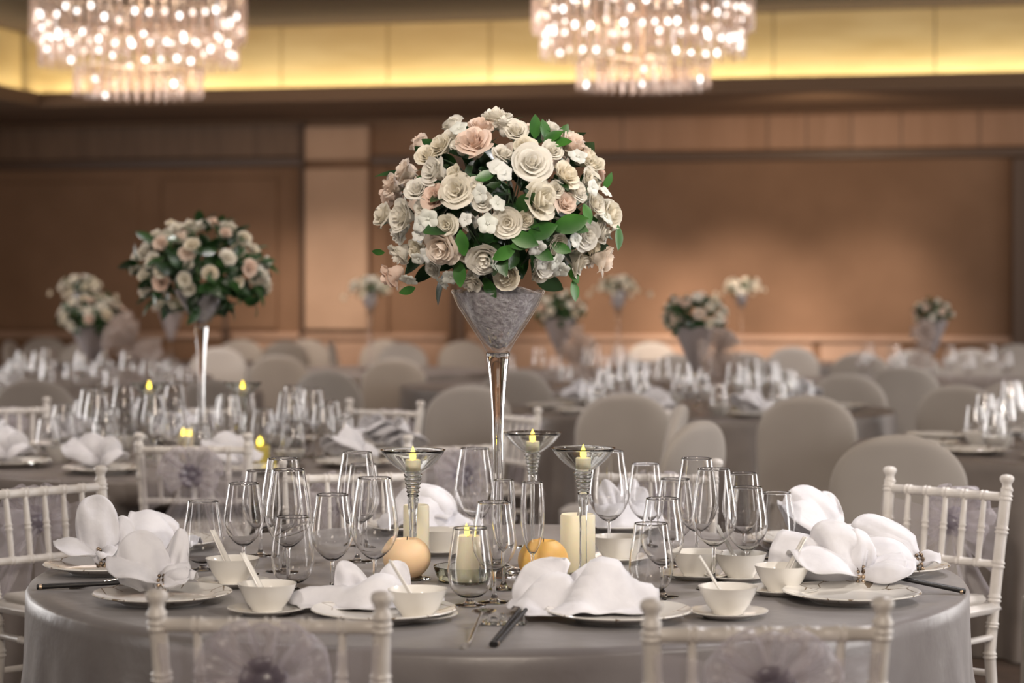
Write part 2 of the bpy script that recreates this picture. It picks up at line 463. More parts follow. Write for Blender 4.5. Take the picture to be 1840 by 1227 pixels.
def make_chair(seed=1):
    root = empty('chiavari_chair', (0, 0, 0), 0, 'white chiavari chair', 'chair')
    for sx in (-1, 1):
        post_mesh(sx).build('back_post', M['chair'], root, sharp=60)
        mb = MB(); rod(mb, (sx * .19, .20, 0), (sx * .185, .185, .565), .011, (.25, .5, .75), 10, .0155)
        mb.build('leg', M['chair'], root, sharp=60)
    mb = MB(); mb.box((-.192, -.232, .562), (.192, .205, .590), bev=.012); mb.build('seat', M['chair'], root)
    mb = MB()
    def cu(a, b):
        return (0, 0, 0)
    mb.box((-.172, -.19, .590), (.172, .195, .612), bev=.010); mb.build('cushion', M['cushion'], root, sharp=80)
    x, y = post_xy(.868)
    mb = MB(); rod(mb, (-x, y, .868), (x, y, .868), .0125, [.175, .338, .5, .662, .825]); mb.build('top_rail', M['chair'], root, sharp=60)
    x2, y2 = post_xy(.69)
    mb = MB(); rod(mb, (-x2, y2, .69), (x2, y2, .69), .0105, [.175, .338, .5, .662, .825]); mb.build('lower_rail', M['chair'], root, sharp=60)
    for k in range(5):
        u = -.65 + .325 * k
        mb = MB(); rod(mb, (u * x2, y2, .69), (u * x, y, .868), .0075, (.5,), 8, .0065, True, .0022)
        mb.build('spindle', M['chair'], root, sharp=60)
    for sx in (-1, 1):
        for h in (.50, .30):
            mb = MB(); rod(mb, (sx * .177, -.205 - .02 * (.5 - h), h), (sx * .187, .190, h), .009, (.33, .66)); mb.build('stretcher', M['chair'], root, sharp=60)
    for yy, xx, h in ((-.208, .176, .40), (.190, .185, .40)):
        mb = MB(); rod(mb, (-xx, yy, h), (xx, yy, h), .009, (.33, .66)); mb.build('stretcher', M['chair'], root, sharp=60)
    # organza sash tied round the back
    rr = random.Random(seed)
    yb = -.275; zk = .785
    def band(a, b):
        u = 2 * a - 1
        g = abs(u) ** .8
        top = .845 * g + (zk + .02) * (1 - g); bot = .635 * g + (zk - .02) * (1 - g)
        z = bot + (top - bot) * b
        xx, yy = post_xy(z)
        y = (yy - .017) * g + yb * (1 - g) + .004 * sin(b * 22 + 3 * u) * (1 - .6 * g)
        x = u * (xx + .016)
        if abs(u) > .93:
            y += (abs(u) - .93) / .07 * .03
        return (x, y, z)
    sash = MB().grid(band, 40, 14).build('sash', M['organza'], root, sharp=0)
    bw = MB()
    kb = (0, yb - .008, zk)
    for i, (ang, L, W) in enumerate(((58, .115, .036), (122, .115, .036), (20, .120, .045), (160, .120, .045), (90, .10, .028), (-18, .10, .035), (198, .10, .035))):
        a = R(ang + rr.uniform(-6, 6))
        ruffled_loop(bw, kb, (cos(a), -.22, sin(a)), (0, -1, .1), L, W, .024, seed * 10 + i, ruff=.24)
    bw.build('bow', M['organza'], sash, sharp=0)
    tl = MB()
    for i, ang in enumerate((-70, -108, -50)):
        a = R(ang); ph = rr.random() * 5
        dd = Vector((cos(a), -.06, sin(a))); sd = Vector((-sin(a), 0, cos(a)))
        tl.grid(lambda s, t: Vector(kb) + dd * (.26 * s) + sd * ((2 * t - 1) * (.012 + .055 * s)) + Vector((0, .012 * sin(9 * t + ph + 3 * s) * (.3 + s), 0)), 10, 10)
    tl.build('tail', M['organza'], sash, sharp=0)
    kn = MB()
    kn.ball(kb, .024, 12, 8, (1.1, .8, .9))
    for i in range(5):
        a = 2 * pi * i / 5 + .5
        ruffled_loop(kn, kb, (cos(a), -.35, sin(a) * .8), (0, -1, 0), .045, .022, .012, seed * 20 + i, 10, 5)
    kn.build('knot', M['organza_dark'], sash, sharp=0)
    return root
chair = Proto(make_chair())
def put_chair(x, z, face, label, group=None):   # face: direction the sitter looks, degrees from +Y clockwise
    return chair.put((x, z, 0), -R(face), label, group)
def chair_at_back(px, s, face, label, group=None):   # place by the middle of the back's top
    f = R(face); d = Vector((sin(f), cos(f)))
    bx, bz = (px - 920) / s, F / s
    cx, cz = bx + d.x * .25, bz + d.y * .25
    CHAIRS.append((cx, cz, d))
    return put_chair(cx, cz, face, label, group)
CHAIRS = []
G_CH = 'white chiavari chairs'
chair_at_back(484, 1085, 4, 'white chiavari chair with organza bow, front left, back to the camera', G_CH)
chair_at_back(1378, 1112, -3, 'white chiavari chair with organza bow, front right, back to the camera', G_CH)
chair_at_back(79, 654, 135, 'white chiavari chair at left frame edge, beside the front table', G_CH)
chair_at_back(1700, 658, -135, 'white chiavari chair on the right of the front table, facing it', G_CH)
chair_at_back(625, 612, 168, 'white chiavari chair behind the front table, left of the tall vase', G_CH)
chair_at_back(1172, 612, -168, 'white chiavari chair behind the front table, right of the tall vase', G_CH)
chair_at_back(348, 522, 2, 'chiavari chair with dark bow standing before the left middle table', G_CH)
chair_at_back(818, 522, -32, 'chiavari chair behind the tall vase stem, at the left middle table', G_CH)
chair_at_back(690, 405, -150, 'pale chiavari chair on the far right side of the left middle table', G_CH)
chair_at_back(930, 425, -115, 'small pale chiavari chair just right of the tall vase stem', G_CH)
chair_at_back(345, 400, 178, 'pale chiavari chair behind the second vase on the left middle table', G_CH)
chair_at_back(10, 398, 155, 'pale chiavari chair at left frame edge beyond the left middle table', G_CH)

C1 = Vector((-.033, 5.10, 0)); R1 = 1.09
TB = {1: (C1.x, C1.y, R1), 2: (-1.24, 8.62, 1.10), 3: (1.02, 12.0, 1.10), 4: (2.55, 9.15, 1.10), 5: (-2.72, 14.0, 1.1), 6: (.33, 14.9, 1.1), 7: (3.02, 15.5, 1.1),
      8: (-3.30, 16.5, 1.0), 9: (2.05, 19.3, 1.0), 10: (.85, 17.3, 1.0), 11: (-1.15, 17.5, 1.0), 12: (-3.0, 19.0, 1.0)}
# ------------------------------------------------------------------ covered banquet chair
def make_covered():
    root = empty('covered_chair', (0, 0, 0), 0, 'covered chair', 'chair')
    mb = MB()
    def sq(a, hx, hy, cy, e):
        c, s = cos(a), sin(a)
        return (hx * math.copysign(abs(c) ** e, c), cy + hy * math.copysign(abs(s) ** e, s))
    n = 32
    def skirt(u, v):
        a = 2 * pi * u; z = .47 * v
        k = 1 - v
        x, y = sq(a, .215 + .02 * k, .225 + .015 * k, 0, .42)
        arch = .05 * k * abs(sin(2 * a)) ** 2
        f = 1 - .10 * k * (1 - abs(sin(2 * a)))
        return (x * f, y * f, z + (.0 if v > 0 else 0))
    mb.grid(skirt, n, 8, True)
    mb.grid(lambda u, v: (*sq(2 * pi * u, .215 * (1 - v) + .0 * v, .225 * (1 - v), 0, .42 + .3 * v), .47 + .025 * sin(v * pi / 2)), n, 6, True)
    def back(u, v):
        a = 2 * pi * u
        z = .40 + .522 * (1 - (1 - v) ** 1.7)
        zz = (z - .40) / .522
        w = .225 + .012 * min(1, zz * 2)
        if z > .70:
            t = (z - .70) / .222; w *= sqrt(max(0, 1 - t ** 2.5))
        th = .034 * (1 if z < .88 else sqrt(max(0.0, 1 - ((z - .88) / .0425) ** 2)))
        if v >= 1: w = .0; th = 0
        x, y = sq(a, w, th, 0, .75)
        return (x, y - .20 - .09 * max(0, (z - .45)) / .47, z)
    mb.grid(back, n, 26, True)
    mb.build('stretch_cover', M['cover'], root, sharp=70)
    for sx in (-1, 1):
        for sy in (-1, 1):
            MB().lathe([(0, 0), (.016, 0), (.016, .05), (0, .05)], 10, Matrix.Translation((sx * .20, sy * .205, 0))).build('leg', M['black'], root)
    return root
cov = Proto(make_covered())
covered = []; SEATED = []
def put_cov(px, top, face, label, w=1):
    s = (top - HY) / (HC - .922)
    f = R(face); d = Vector((sin(f), cos(f)))
    x, z = (px - 920) / s, F / s
    def ok(k):
        c = Vector((x * k + d.x * .27, z * k + d.y * .27))
        if any((c - Vector(t[:2])).length < t[2] + .30 for t in TB.values()): return None
        if any((c - q).length < .52 for q in SEATED): return None
        if c.x * RS + c.y * RC > WB - .4: return None
        return c
    c = None
    for i in range(60):
        c = ok(1 + .0035 * i) or ok(1 - .0035 * i)
        if c: break
    if not c: c = Vector((x + d.x * .27, z + d.y * .27))
    SEATED.append(c)
    o = cov.put((c.x, c.y, 0), -R(face), label, 'stretch-covered banquet chairs')
    covered.append(o); return o
for a in (
    (1615, 780, 8, 'large beige covered chair behind the right chiavari chair'),
    (1450, 709, 4, 'grey covered chair left of the large beige one, nearest the right vase table'),
    (1522, 694, 20, 'dark covered chair overlapping the right shoulder of the grey covered chair'),
    (1122, 689, 0, 'broad grey covered chair right of the tall vase stem'),
    (1250, 755, -55, 'pale covered chair turned sideways, right of the broad grey one'),
    (1216, 727, -80, 'narrow edge-on covered chair behind the pale sideways chair'),
    (1625, 656, 15, 'brown covered chair above the large beige covered chair'),
    (1545, 638, 5, 'small brown covered chair left of the far right vase'),
    (1640, 640, 175, 'cream-topped covered chair under the far right vase'),
    (1745, 632, -160, 'cream covered chair lit from above, right of the far right vase'),
    (1722, 690, 30, 'small dark covered chair behind the right-hand wine glasses'),
    (1822, 684, 0, 'dark covered chair at the right frame edge behind glasses'),
    (1826, 618, 190, 'pale far covered chair at right frame edge below the dado rail'),
    (1424, 620, 200, 'brightly lit white covered chair below the far tall bouquet'),
    (1338, 622, 170, 'small pale covered chair right of the tulle bow'),
    (1368, 636, 10, 'dark rounded covered chair in front of the bright white one'),
    (1170, 614, 180, 'pale far covered chair left of the grey cone vase'),
    (1215, 618, 150, 'far covered chair just behind the grey cone vase'),
    (842, 688, -14, 'lilac-grey covered chair left of the tall vase stem'),
    (925, 654, 6, 'wide brown covered chair behind the tall vase stem'),
    (832, 612, 175, 'pale far covered chair left of the vase neck'),
    (708, 643, 0, 'dark covered chair in front of the white-topped pair, left of the vase'),
    (690, 610, 190, 'white-topped far covered chair below the beige pilaster'),
    (722, 616, 170, 'second white-topped far covered chair below the beige pilaster'),
    (598, 612, 88, 'sliver of a covered chair seen edge-on below the pilaster'),
    (588, 664, 24, 'low dark covered chair behind the second table glasses'),
    (552, 610, 160, 'far covered chair with lit edge, left of the edge-on one'),
    (512, 618, -170, 'white-topped far covered chair, left of the pilaster foot'),
    (500, 634, 4, 'brown covered chair before the white-topped one'),
    (432, 610, 185, 'rounded far covered chair right of the second vase stem'),
    (392, 622, 170, 'pale far covered chair touching the second vase stem'),
    (385, 682, 12, 'dark covered chair behind the second vase stem'),
    (80, 605, 178, 'far covered chair with bright arch at the left'),
    (150, 618, 190, 'pale far covered chair under the left cone vase'),
    (20, 612, 95, 'edge-on far covered chair at left frame edge'),
    (60, 680, 0, 'broad dark covered chair in the left background'),
): put_cov(*a)
o = cov.put((1.80, 6.55, 0), -R(-90), 'covered chair seat at the right frame edge beside the chiavari chair', 'stretch-covered banquet chairs')

# ------------------------------------------------------------------ tablecloths
def cloth_mesh(r, seed, drop=.735, nf=22, tuck=None):
    rr = random.Random(seed)
    amp = [rr.uniform(.5, 1.3) for _ in range(64)]; phs = rr.random() * 6
    mb = MB()
    def fn(u, v):
        a = 2 * pi * u
        if v < .35:
            q = v / .35; rad = (r - .015) * q; z = TT - .0005
            return (rad * cos(a), rad * sin(a), z)
        q = (v - .35) / .65
        fold = sin(nf * a + phs + 1.7 * sin(3 * a + phs)) * .6 + .4 * sin(2.3 * nf * a + 2 * phs) * 1
        ez = min(1, q / .06)
        z = TT - .015 * (1 - cos(ez * pi / 2)) - (max(0, q - .06) / .94) * drop
        rad = r - .015 + .015 * sin(ez * pi / 2) + max(0, q - .06) * (.04 + .045 * fold) * min(1, q * 2.6)
        if tuck and z < .68:      # the cloth is pushed in by the seats of chairs drawn up to it
            k = min(1, (.68 - z) / .08); k = k * k * (3 - 2 * k)
            dx, dz = cos(a + tuck[2]), sin(a + tuck[2])
            for cx, cz, d in CHAIRS:
                for _ in range(30):
                    qx, qz = tuck[0] + rad * dx - cx, tuck[1] + rad * dz - cz
                    ly = qx * d.x + qz * d.y; lx = abs(qx * d.y - qz * d.x)
                    lim = .225 - max(0, lx - .20) * 2.2
                    if lx < .30 and ly < lim and ly > -.4: rad -= .012 * k
                    else: break
        return (rad * cos(a), rad * sin(a), max(z, .006))
    mb.grid(fn, 360, 44, True)
    return mb.mesh('tablecloth', M['cloth'] if seed == 1 else M['cloth_back'], 0)
WHERE = {1: 'front', 2: 'left middle', 3: 'right middle', 4: 'far right edge', 5: 'left rear', 6: 'centre rear', 7: 'right rear'}
TBL = {1: 'grey satin cloth on the large front table', 2: 'grey cloth on the left middle table with the second tall bouquet',
       3: 'grey cloth on the table with the grey cone vase, right of centre', 4: 'dark cloth on the table cut by the right frame edge',
       5: 'cloth on the rear left table with the cone vase', 6: 'cloth on the centre rear table behind the tall vase',
       7: 'cloth on the right rear table with the small bouquet', 8: 'cloth on the farthest left table under the floating bouquet',
       9: 'cloth on the far table right of the grey cone vase', 10: 'cloth on the far table just right of the big bouquet',
       11: 'cloth on the far table just left of the big bouquet', 12: 'cloth on the far table behind the second bouquet'}
cm_back = cloth_mesh(1.1, 2)
cm_far = cloth_mesh(1.0, 3)
for k, (x, z, r) in TB.items():
    me = cloth_mesh(R1, 1, tuck=(x, z, k * 1.3)) if k == 1 else cloth_mesh(1.1, 2, tuck=(x, z, k * 1.3)) if k == 2 else cm_far if k > 7 else cm_back
    tag(link('tablecloth', me, None, (x, z, 0), (0, 0, k * 1.3)), TBL[k], 'tablecloth', 'round floor-length tablecloths')

# ------------------------------------------------------------------ glassware
def arc(pts, n=5):   # smooth a profile with Catmull-Rom
    out = []
    for i in range(len(pts) - 1):
        p0 = pts[max(i - 1, 0)]; p1 = pts[i]; p2 = pts[i + 1]; p3 = pts[min(i + 2, len(pts) - 1)]
        for k in range(n):
            t = k / n
            out.append(tuple(.5 * (2 * p1[c] + (p2[c] - p0[c]) * t + (2 * p0[c] - 5 * p1[c] + 4 * p2[c] - p3[c]) * t * t + (3 * p1[c] - p0[c] - 3 * p2[c] + p3[c]) * t ** 3) for c in (0, 1)))
    out.append(pts[-1]); return [(max(r, 0), z) for r, z in out]
GL = {
    'red':   dict(H=.270, foot=.040, st=.094, bowl=[(.004, .094), (.018, .101), (.038, .122), (.050, .150), (.051, .172), (.046, .210), (.040, .245), (.0362, .270)]),
    'white': dict(H=.215, foot=.036, st=.066, bowl=[(.004, .066), (.018, .073), (.036, .092), (.0465, .116), (.0475, .134), (.044, .162), (.039, .190), (.0355, .215)]),
    'water': dict(H=.165, foot=.034, st=.016, bowl=[(.008, .016), (.024, .020), (.041, .036), (.048, .062), (.0480, .082), (.0445, .112), (.0395, .142), (.0365, .165)]),
    'flute': dict(H=.245, foot=.034, st=.085, bowl=[(.004, .085), (.010, .092), (.019, .112), (.025, .142), (.0265, .165), (.0262, .195), (.0245, .222), (.0228, .245)]),
}
def glass_profiles(g):
    b = arc(g['bowl'], 5)
    inner = [(max(r - .0012, 0), z + .003 * max(0, 1 - i / 8)) for i, (r, z) in enumerate(b)]
    inner[0] = (0, b[0][1] + .0045)
    bowl = b + [(b[-1][0] - .0005, b[-1][1] + .0006)] + inner[::-1]
    st = g['st']
    stem = [(0, .004), (.014, .0045), (.008, .009), (.0046, .02), (.0038, st * .6), (.0040, st - .004), (.0052, st + .001), (0, st + .001)] if st > .03 else \
           [(0, .004), (.016, .0045), (.010, .009), (.0088, .012), (.0095, st + .0015), (0, st + .0015)]
    f = g['foot']
    foot = [(0, 0), (f, 0), (f + .0006, .0012), (f - .001, .0022), (.014, .0045), (0, .0055)]
    return bowl, stem, foot
GNAME = {'red': 'red_wine_glass', 'white': 'white_wine_glass', 'water': 'water_goblet', 'flute': 'champagne_flute'}
GWORD = {'red': 'large wine glass', 'white': 'small wine glass', 'water': 'short-stemmed water goblet', 'flute': 'champagne flute'}
GP = {}; GFAR = {}
for k, g in GL.items():
    bw, st, ft = glass_profiles(g)
    root = empty(GNAME[k], (0, 0, 0), 0, GWORD[k], 'glass')
    MB().lathe(bw, 48).build('bowl', M['bowl'], root, sharp=0)
    MB().lathe(st, 14).build('stem', M['stem'], root, sharp=60)
    MB().lathe(ft, 32).build('foot', M['bowl'], root, sharp=60)
    GP[k] = Proto(root)
    me = MB().lathe(bw, 24).lathe([(r, z) for r, z in st], 8).lathe(ft, 18).mesh(GNAME[k], M['glass'], 60)
    GFAR[k] = me
def put_glass(kind, px, rim, label):
    g = GL[kind]; s = (rim - HY) / (HC - TT - g['H'])
    p = ST(px, s)
    return GP[kind].put(p, random.random() * 6, label, 'glassware on the front table')
for a in (
    ('water', 365, 900, 'water goblet at the far left of the front table glasses'),
    ('white', 438, 868, 'small wine glass right of the leftmost water goblet'),
    ('white', 468, 845, 'small wine glass half hidden behind the tall left wine glasses'),
    ('red', 508, 823, 'tallest wine glass of the left cluster, rear one of the overlapping pair'),
    ('red', 518, 843, 'tall wine glass in front of the tallest of the left cluster'),
    ('water', 526, 928, 'water goblet in front of the left cluster, above the left chair back'),
    ('white', 597, 888, 'small wine glass between the left cluster and the left pedestal candle'),
    ('red', 642, 812, 'tall rear wine glass just left of the left pedestal candle holder'),
    ('red', 673, 858, 'large wine glass in front of the peach ball candle, left side'),
    ('white', 652, 833, 'small rear wine glass overlapping the tall one left of the pedestal candle'),
    ('red', 853, 805, 'large wine glass just left of the tall vase stem'),
    ('white', 888, 902, 'wine glass standing before the foot of the tall vase'),
    ('flute', 905, 862, 'champagne flute in front of the tall vase stem'),
    ('water', 845, 948, 'water goblet through which the lit pillar candle shows'),
    ('flute', 957, 866, 'champagne flute right of the tall vase stem'),
    ('red', 1094, 810, 'large wine glass just behind the right pedestal candle holder'),
    ('white', 1160, 833, 'small rear wine glass right of the right pedestal candle holder'),
    ('white', 1213, 860, 'wine glass over the front right water goblet, second row'),
    ('red', 1252, 823, 'tallest wine glass of the right cluster'),
    ('red', 1283, 842, 'tall wine glass just right of the tallest of the right cluster'),
    ('white', 1335, 850, 'small rear wine glass half hidden in the right cluster'),
    ('white', 1342, 875, 'small wine glass left of the rightmost water goblet'),
    ('water', 1395, 885, 'rightmost water goblet, in front of the domed white napkin'),
    ('water', 1170, 940, 'water goblet in front of the right cluster, above the right chair back'),
    ('white', 1190, 895, 'wine glass directly behind the front right water goblet'),
): put_glass(*a)

# ------------------------------------------------------------------ china and cutlery
def make_plate():
    prof = [(0, .004), (.085, .004), (.095, .006), (.13, .016), (.148, .021), (.1495, .0225), (.147, .0245), (.13, .020), (.096, .0105), (.085, .009), (0, .008)]
    m = MB().lathe([(0, 0), (.088, 0), (.09, .003)] + prof[2:5] + prof[5:], 64).mesh('dinner_plate', M['china_rim'], 50)
    return m
plate_me = make_plate()
saucer_me = MB().lathe([(0, 0), (.05, 0), (.052, .003), (.082, .013), (.0825, .0145), (.08, .015), (.05, .007), (0, .006)], 40).mesh('saucer', M['china_rim'], 50)
def bowl_root():
    r = empty('rice_bowl', (0, 0, 0), 0, 'bowl', 'bowl')
    MB().lathe([(0, .004), (.028, .004), (.029, 0), (.032, 0), (.033, .005), (.045, .02), (.056, .042), (.0605, .055), (.0612, .0562), (.0595, .0555), (.053, .04), (.042, .02), (.030, .009), (0, .008)], 48).build('body', M['china'], r, sharp=50)
    return r
bowl_p = Proto(bowl_root())
spoon_me = None
def make_soup_spoon():
    mb = MB()
    def bw(u, v):
        a = 2 * pi * u; r = v
        x = .026 * r * cos(a) * (1.25); y = .019 * r * sin(a)
        return (x - .02, y, .012 * r * r - .012 + .002 * (1 - r))
    mb.grid(bw, 20, 6, True)
    mb.grid(lambda s, t: (.008 + .085 * s, (2 * t - 1) * (.011 - .003 * s) , .0 + .02 * s - .010 * (2 * t - 1) ** 2 * -.3 + .004 * (1 - s)), 8, 6)
    return mb.mesh('soup_spoon', M['china'], 60)
spoon_me = make_soup_spoon()
def put_bowl(px, rim, desc, spoon=None):
    s = (rim - HY) / (HC - TT - .07)
    p = ST(px, s)
    q = tag(link('saucer', saucer_me, None, p), 'small saucer under the ' + desc, 'saucer', 'saucers on the front table')
    bowl_p.put(p + Vector((0, 0, .0075)), 0, desc, 'porcelain bowls on the front table')
    if spoon is not None:
        o = link('soup_spoon', spoon_me, None, p + Vector((.012 * cos(R(spoon)), .012 * sin(R(spoon)), .040)), (0, -R(48), R(spoon)), solid=.003)
        tag(o, 'white porcelain spoon leaning in the ' + desc, 'spoon', 'porcelain soup spoons')
for a in (
    (750, 1052, 'white bowl in front of the peach ball candle', 200),
    (1308, 1047, 'white bowl just above the right chair back', 175),
    (418, 997, 'cream bowl behind the leftmost water goblet', 150),
    (480, 1042, 'bowl just above the left chair top rail', 160),
    (790, 946, 'white bowl behind the left pillar candle', None),
    (1108, 958, 'white bowl behind the right pillar candle', None),
    (1252, 985, 'cream bowl under the tallest right wine glass', None),
    (1330, 988, 'cream bowl under the small right wine glass', 150),
    (1405, 1010, 'white bowl under the rightmost water goblet', 20),
): put_bowl(*a)
G_PL = 'patterned dinner plates on the front table'
SEATS = {}
for key, px, py, d in (
    ('fl', 690, 1112, 'dinner plate in front of the left chair, nearest the camera'),
    ('fr', 1112, 1114, 'dinner plate under the large napkin in the front middle'),
    ('l1', 292, 1082, 'dinner plate at the left table edge behind the left chair'),
    ('l2', 192, 1028, 'dinner plate at the far left table edge'),
    ('l3', 300, 984, 'dinner plate behind the two left edge plates'),
    ('bl', 748, 955, 'dinner plate at the back of the front table, left of the vase'),
    ('br', 1112, 953, 'dinner plate at the back of the front table, right of the vase'),
    ('r3', 1446, 980, 'dinner plate under the domed napkin right of the glasses'),
    ('r2', 1592, 1030, 'dinner plate at the far right table edge'),
    ('r1', 1530, 1080, 'dinner plate at the right edge behind the right chair'),
):
    p = T(px, py); SEATS[key] = p
    tag(link('dinner_plate', plate_me, None, p, (0, 0, random.random() * 6)), d, 'plate', G_PL)

def lobe(mb, o, az, el, L, W, pleat=.006, dome=.03, curl=0.0, seed=0, n=16, m=14, floor=None, roundness=.22, w0=.5, tilt=None):
    rr = random.Random(seed); ph = rr.random() * 6; k = rr.uniform(2.0, 3.2)
    A = R(az); E = R(el)
    if tilt is None:
        d = Vector((sin(A) * cos(E), cos(A) * cos(E), sin(E)))
        sd = Vector((cos(A), -sin(A), 0)); up = sd.cross(d)
        if up.z < 0: up = -up
    else:      # an upright leaf: leans sideways by tilt, backwards by el, its broad side turned by az
        t_ = R(tilt); d = Vector((sin(t_), sin(E), cos(t_))).normalized()
        sd = Vector((cos(t_) * cos(A), sin(A), -sin(t_) * cos(A))); sd = (sd - d * sd.dot(d)).normalized(); up = sd.cross(d)
        if up.y > 0: up = -up
    o = Vector(o)
    def fn(s, t):
        t = 2 * t - 1
        hw = W * (w0 + (1 - w0) * sin(min(1, s * 1.35) * pi / 2)) * min(1, .35 + s * 2.6)
        x = L * (s - roundness * 1.6 * (1 - sqrt(max(0, 1 - .96 * t * t))) * s ** 1.5)
        z = pleat * (1.15 - s * .75) * sin(t * pi * k + ph) + dome * (1 - t * t) * sin(min(1, s * 1.1) * pi * .8) + curl * s * s
        z += .004 * sin(6 * s + 4 * t + ph) + .0035 * abs(sin(2.2 * t + 1.3 * s + ph)) * s
        p = o + d * x + sd * (hw * t * (1 - .10 * s * s)) + up * z
        if floor is not None and p.z < floor: p.z = floor + .0012 * sin(9 * s + 7 * t)
        return p
    mb.grid(fn, n, m)
def drape(mb, az, L, W, folds, seed=0, n=34, m=26, floor=.012, base=.012):
    """a crumpled sheet: tent-like folds (u, v, height, reach, ridge direction) over a ragged outline"""
    rr = random.Random(seed); A = R(az)
    d = Vector((sin(A), cos(A), 0)); sd = Vector((cos(A), -sin(A), 0))
    ph = [rr.random() * 6 for _ in range(4)]
    def fn(a, b):
        u, v = 2 * a - 1, 2 * b - 1
        x = L / 2 * u * (1 + .12 * sin(3 * v + ph[0])); y = W / 2 * v * (1 + .14 * sin(3.3 * u + ph[1])) 
        z = base + .004 * sin(5 * u + 3 * v + ph[2]) + .004 * sin(7 * v - 4 * u + ph[3])
        for fu, fv, h, reach, ang in folds:
            c, s_ = cos(R(ang)), sin(R(ang))
            du, dv = u - fu, v - fv
            al, ac = du * c + dv * s_, -du * s_ + dv * c
            z += h * max(0, 1 - abs(ac) / (reach * .55)) ** 1.15 * max(0, 1 - abs(al) / (reach * 1.5))
            x += .25 * h * max(0, 1 - abs(ac) / reach) * (1 if ac > 0 else -1) * -s_
        e = max(abs(u), abs(v)); z = z if e < .85 else z - (e - .85) * .05
        p = d * x + sd * y; p.z = max(z, floor + .001 * sin(11 * u + 9 * v))
        return p
    mb.grid(fn, n, m)
def bead_ring(c, axis_az, r=.017, nb=11):
    mb = MB(); A = R(axis_az)
    sd = Vector((cos(A), -sin(A), 0)); up = Vector((0, 0, 1)); ax = Vector((sin(A), cos(A), 0))
    rr = random.Random(int(c.x * 1000))
    for i in range(nb):
        a = 2 * pi * i / nb
        for off, b in ((-.006, .0046), (.005, .0060)):
            mb.ball(c + (sd * cos(a) + up * sin(a)) * (r + .003) + ax * (off + rr.uniform(-.001, .001)), b * rr.uniform(.8, 1.15), 8, 6)
    return mb
def napkin(pos, lobes, tail, ring_az, label, group='white napkins on the front table', ring=True, sheets=()):
    root = empty('napkin', pos, 0, label, 'napkin', group)
    fl = .0115
    mb = MB(); c = Vector((0, 0, .030))
    for i, sh in enumerate(sheets):
        drape(mb, *sh[:3], sh[3], seed=int(abs(pos.x) * 555) + i)
    for i, l in enumerate(lobes):
        az, el, L, W = l[:4]; kw = dict(l[4]) if len(l) > 4 else {}
        oo = c + Vector(kw.pop('o', (0, 0, 0)))
        lobe(mb, oo, az, el, L, W, seed=int(abs(pos.x) * 999) + i, floor=fl, **kw)
    if tail:
        for i, l in enumerate(tail):
            az, el, L, W = l[:4]
            lobe(mb, c, az, el, L, W, pleat=.012, dome=.022, seed=int(abs(pos.y) * 777) + i, floor=fl, roundness=.14, w0=.45)
    if ring: mb.ball(c, .018, 12, 8, (1, 1, .9))
    mb.build('cloth', M['linen'], root, sharp=0, solid=.0022)
    if ring: bead_ring(c, ring_az).build('napkin_ring', M['bead'], root, sharp=0)['label'] = 'bronze beaded napkin ring'
    return root
def at(px, py, h): return T(px, py, h)
# left edge: two tall rounded ears
napkin(at(182, 1024, TT + .005), [(10, 14, .150, .054, dict(tilt=-10, dome=.02, pleat=.003, roundness=.26, w0=.7)), (-15, 20, .105, .040, dict(tilt=20, dome=.015, pleat=.003, roundness=.28, w0=.6, o=(.018, .02, -.005))), (-84, 10, .12, .06, dict(dome=.03))],
       [(120, 2, .055, .050), (80, 4, .05, .045)], 60, 'napkin with two tall rounded ears on the far left plate')
napkin(at(292, 1074, TT + .005), [(18, 10, .130, .062, dict(tilt=-14, dome=.025, pleat=.004, roundness=.34, w0=.8, o=(-.03, -.005, -.012))), (-20, 18, .125, .036, dict(tilt=14, dome=.012, roundness=.5, w0=.7, o=(.01, .015, -.005))), (-92, 14, .13, .085, dict(dome=.04))],
       [(80, 22, .07, .055), (105, 4, .075, .055), (60, 30, .06, .05)], 90, 'napkin standing like a shell on the left plate behind the left chair')
napkin(at(322, 1006, TT + .005), [(-82, 20, .145, .085, dict(dome=.06)), (12, 20, .13, .06, dict(tilt=-66, dome=.03, w0=.7, roundness=.2)), (-100, 8, .15, .08, dict(dome=.03))],
       [(100, 6, .055, .05)], 80, 'napkin swept leftwards behind the shell-shaped napkin')
napkin(at(655, 1090, TT + .004), [(8, 24, .085, .045, dict(tilt=-22, dome=.012, roundness=.75, w0=.9, o=(-.02, .02, -.015))), (-8, 26, .085, .048, dict(tilt=18, dome=.012, roundness=.8, w0=.9, o=(.05, .02, -.015)))],
       None, 85, 'napkin lying low behind the left chair top rail', ring=False, sheets=[(88, .30, .20, [(-.3, .3, .04, .8, 20), (.4, .5, .05, .6, -15), (.1, -.3, .035, .7, 40)])])
napkin(at(1046, 1100, TT + .004), [(16, 30, .10, .085, dict(tilt=-64, dome=.02, roundness=.55, w0=.8, o=(-.05, -.01, .0))), (-10, 35, .095, .080, dict(tilt=28, dome=.02, roundness=.75, w0=.9, o=(.03, .03, -.01)))],
       None, 85, 'large crumpled napkin in the front middle beside the chopsticks', ring=False,
       sheets=[(86, .27, .22, [(.35, .35, .085, .75, -35), (-.25, .1, .06, .7, 30), (.55, -.3, .045, .6, 10), (-.65, .2, .035, .5, -30)])])
napkin(at(1545, 1058, TT + .005), [(8, 16, .205, .060, dict(tilt=-76, dome=.035, roundness=.05, w0=.85)), (-10, 20, .145, .062, dict(tilt=-38, dome=.05, roundness=.3, w0=.7)), (-96, 8, .17, .09, dict(dome=.05)), (20, 24, .10, .055, dict(tilt=-8, dome=.04, roundness=.35, w0=.6))],
       [(98, 4, .125, .07), (80, 14, .11, .06)], 90, 'napkin with a wide bow on the right plate behind the right chair')
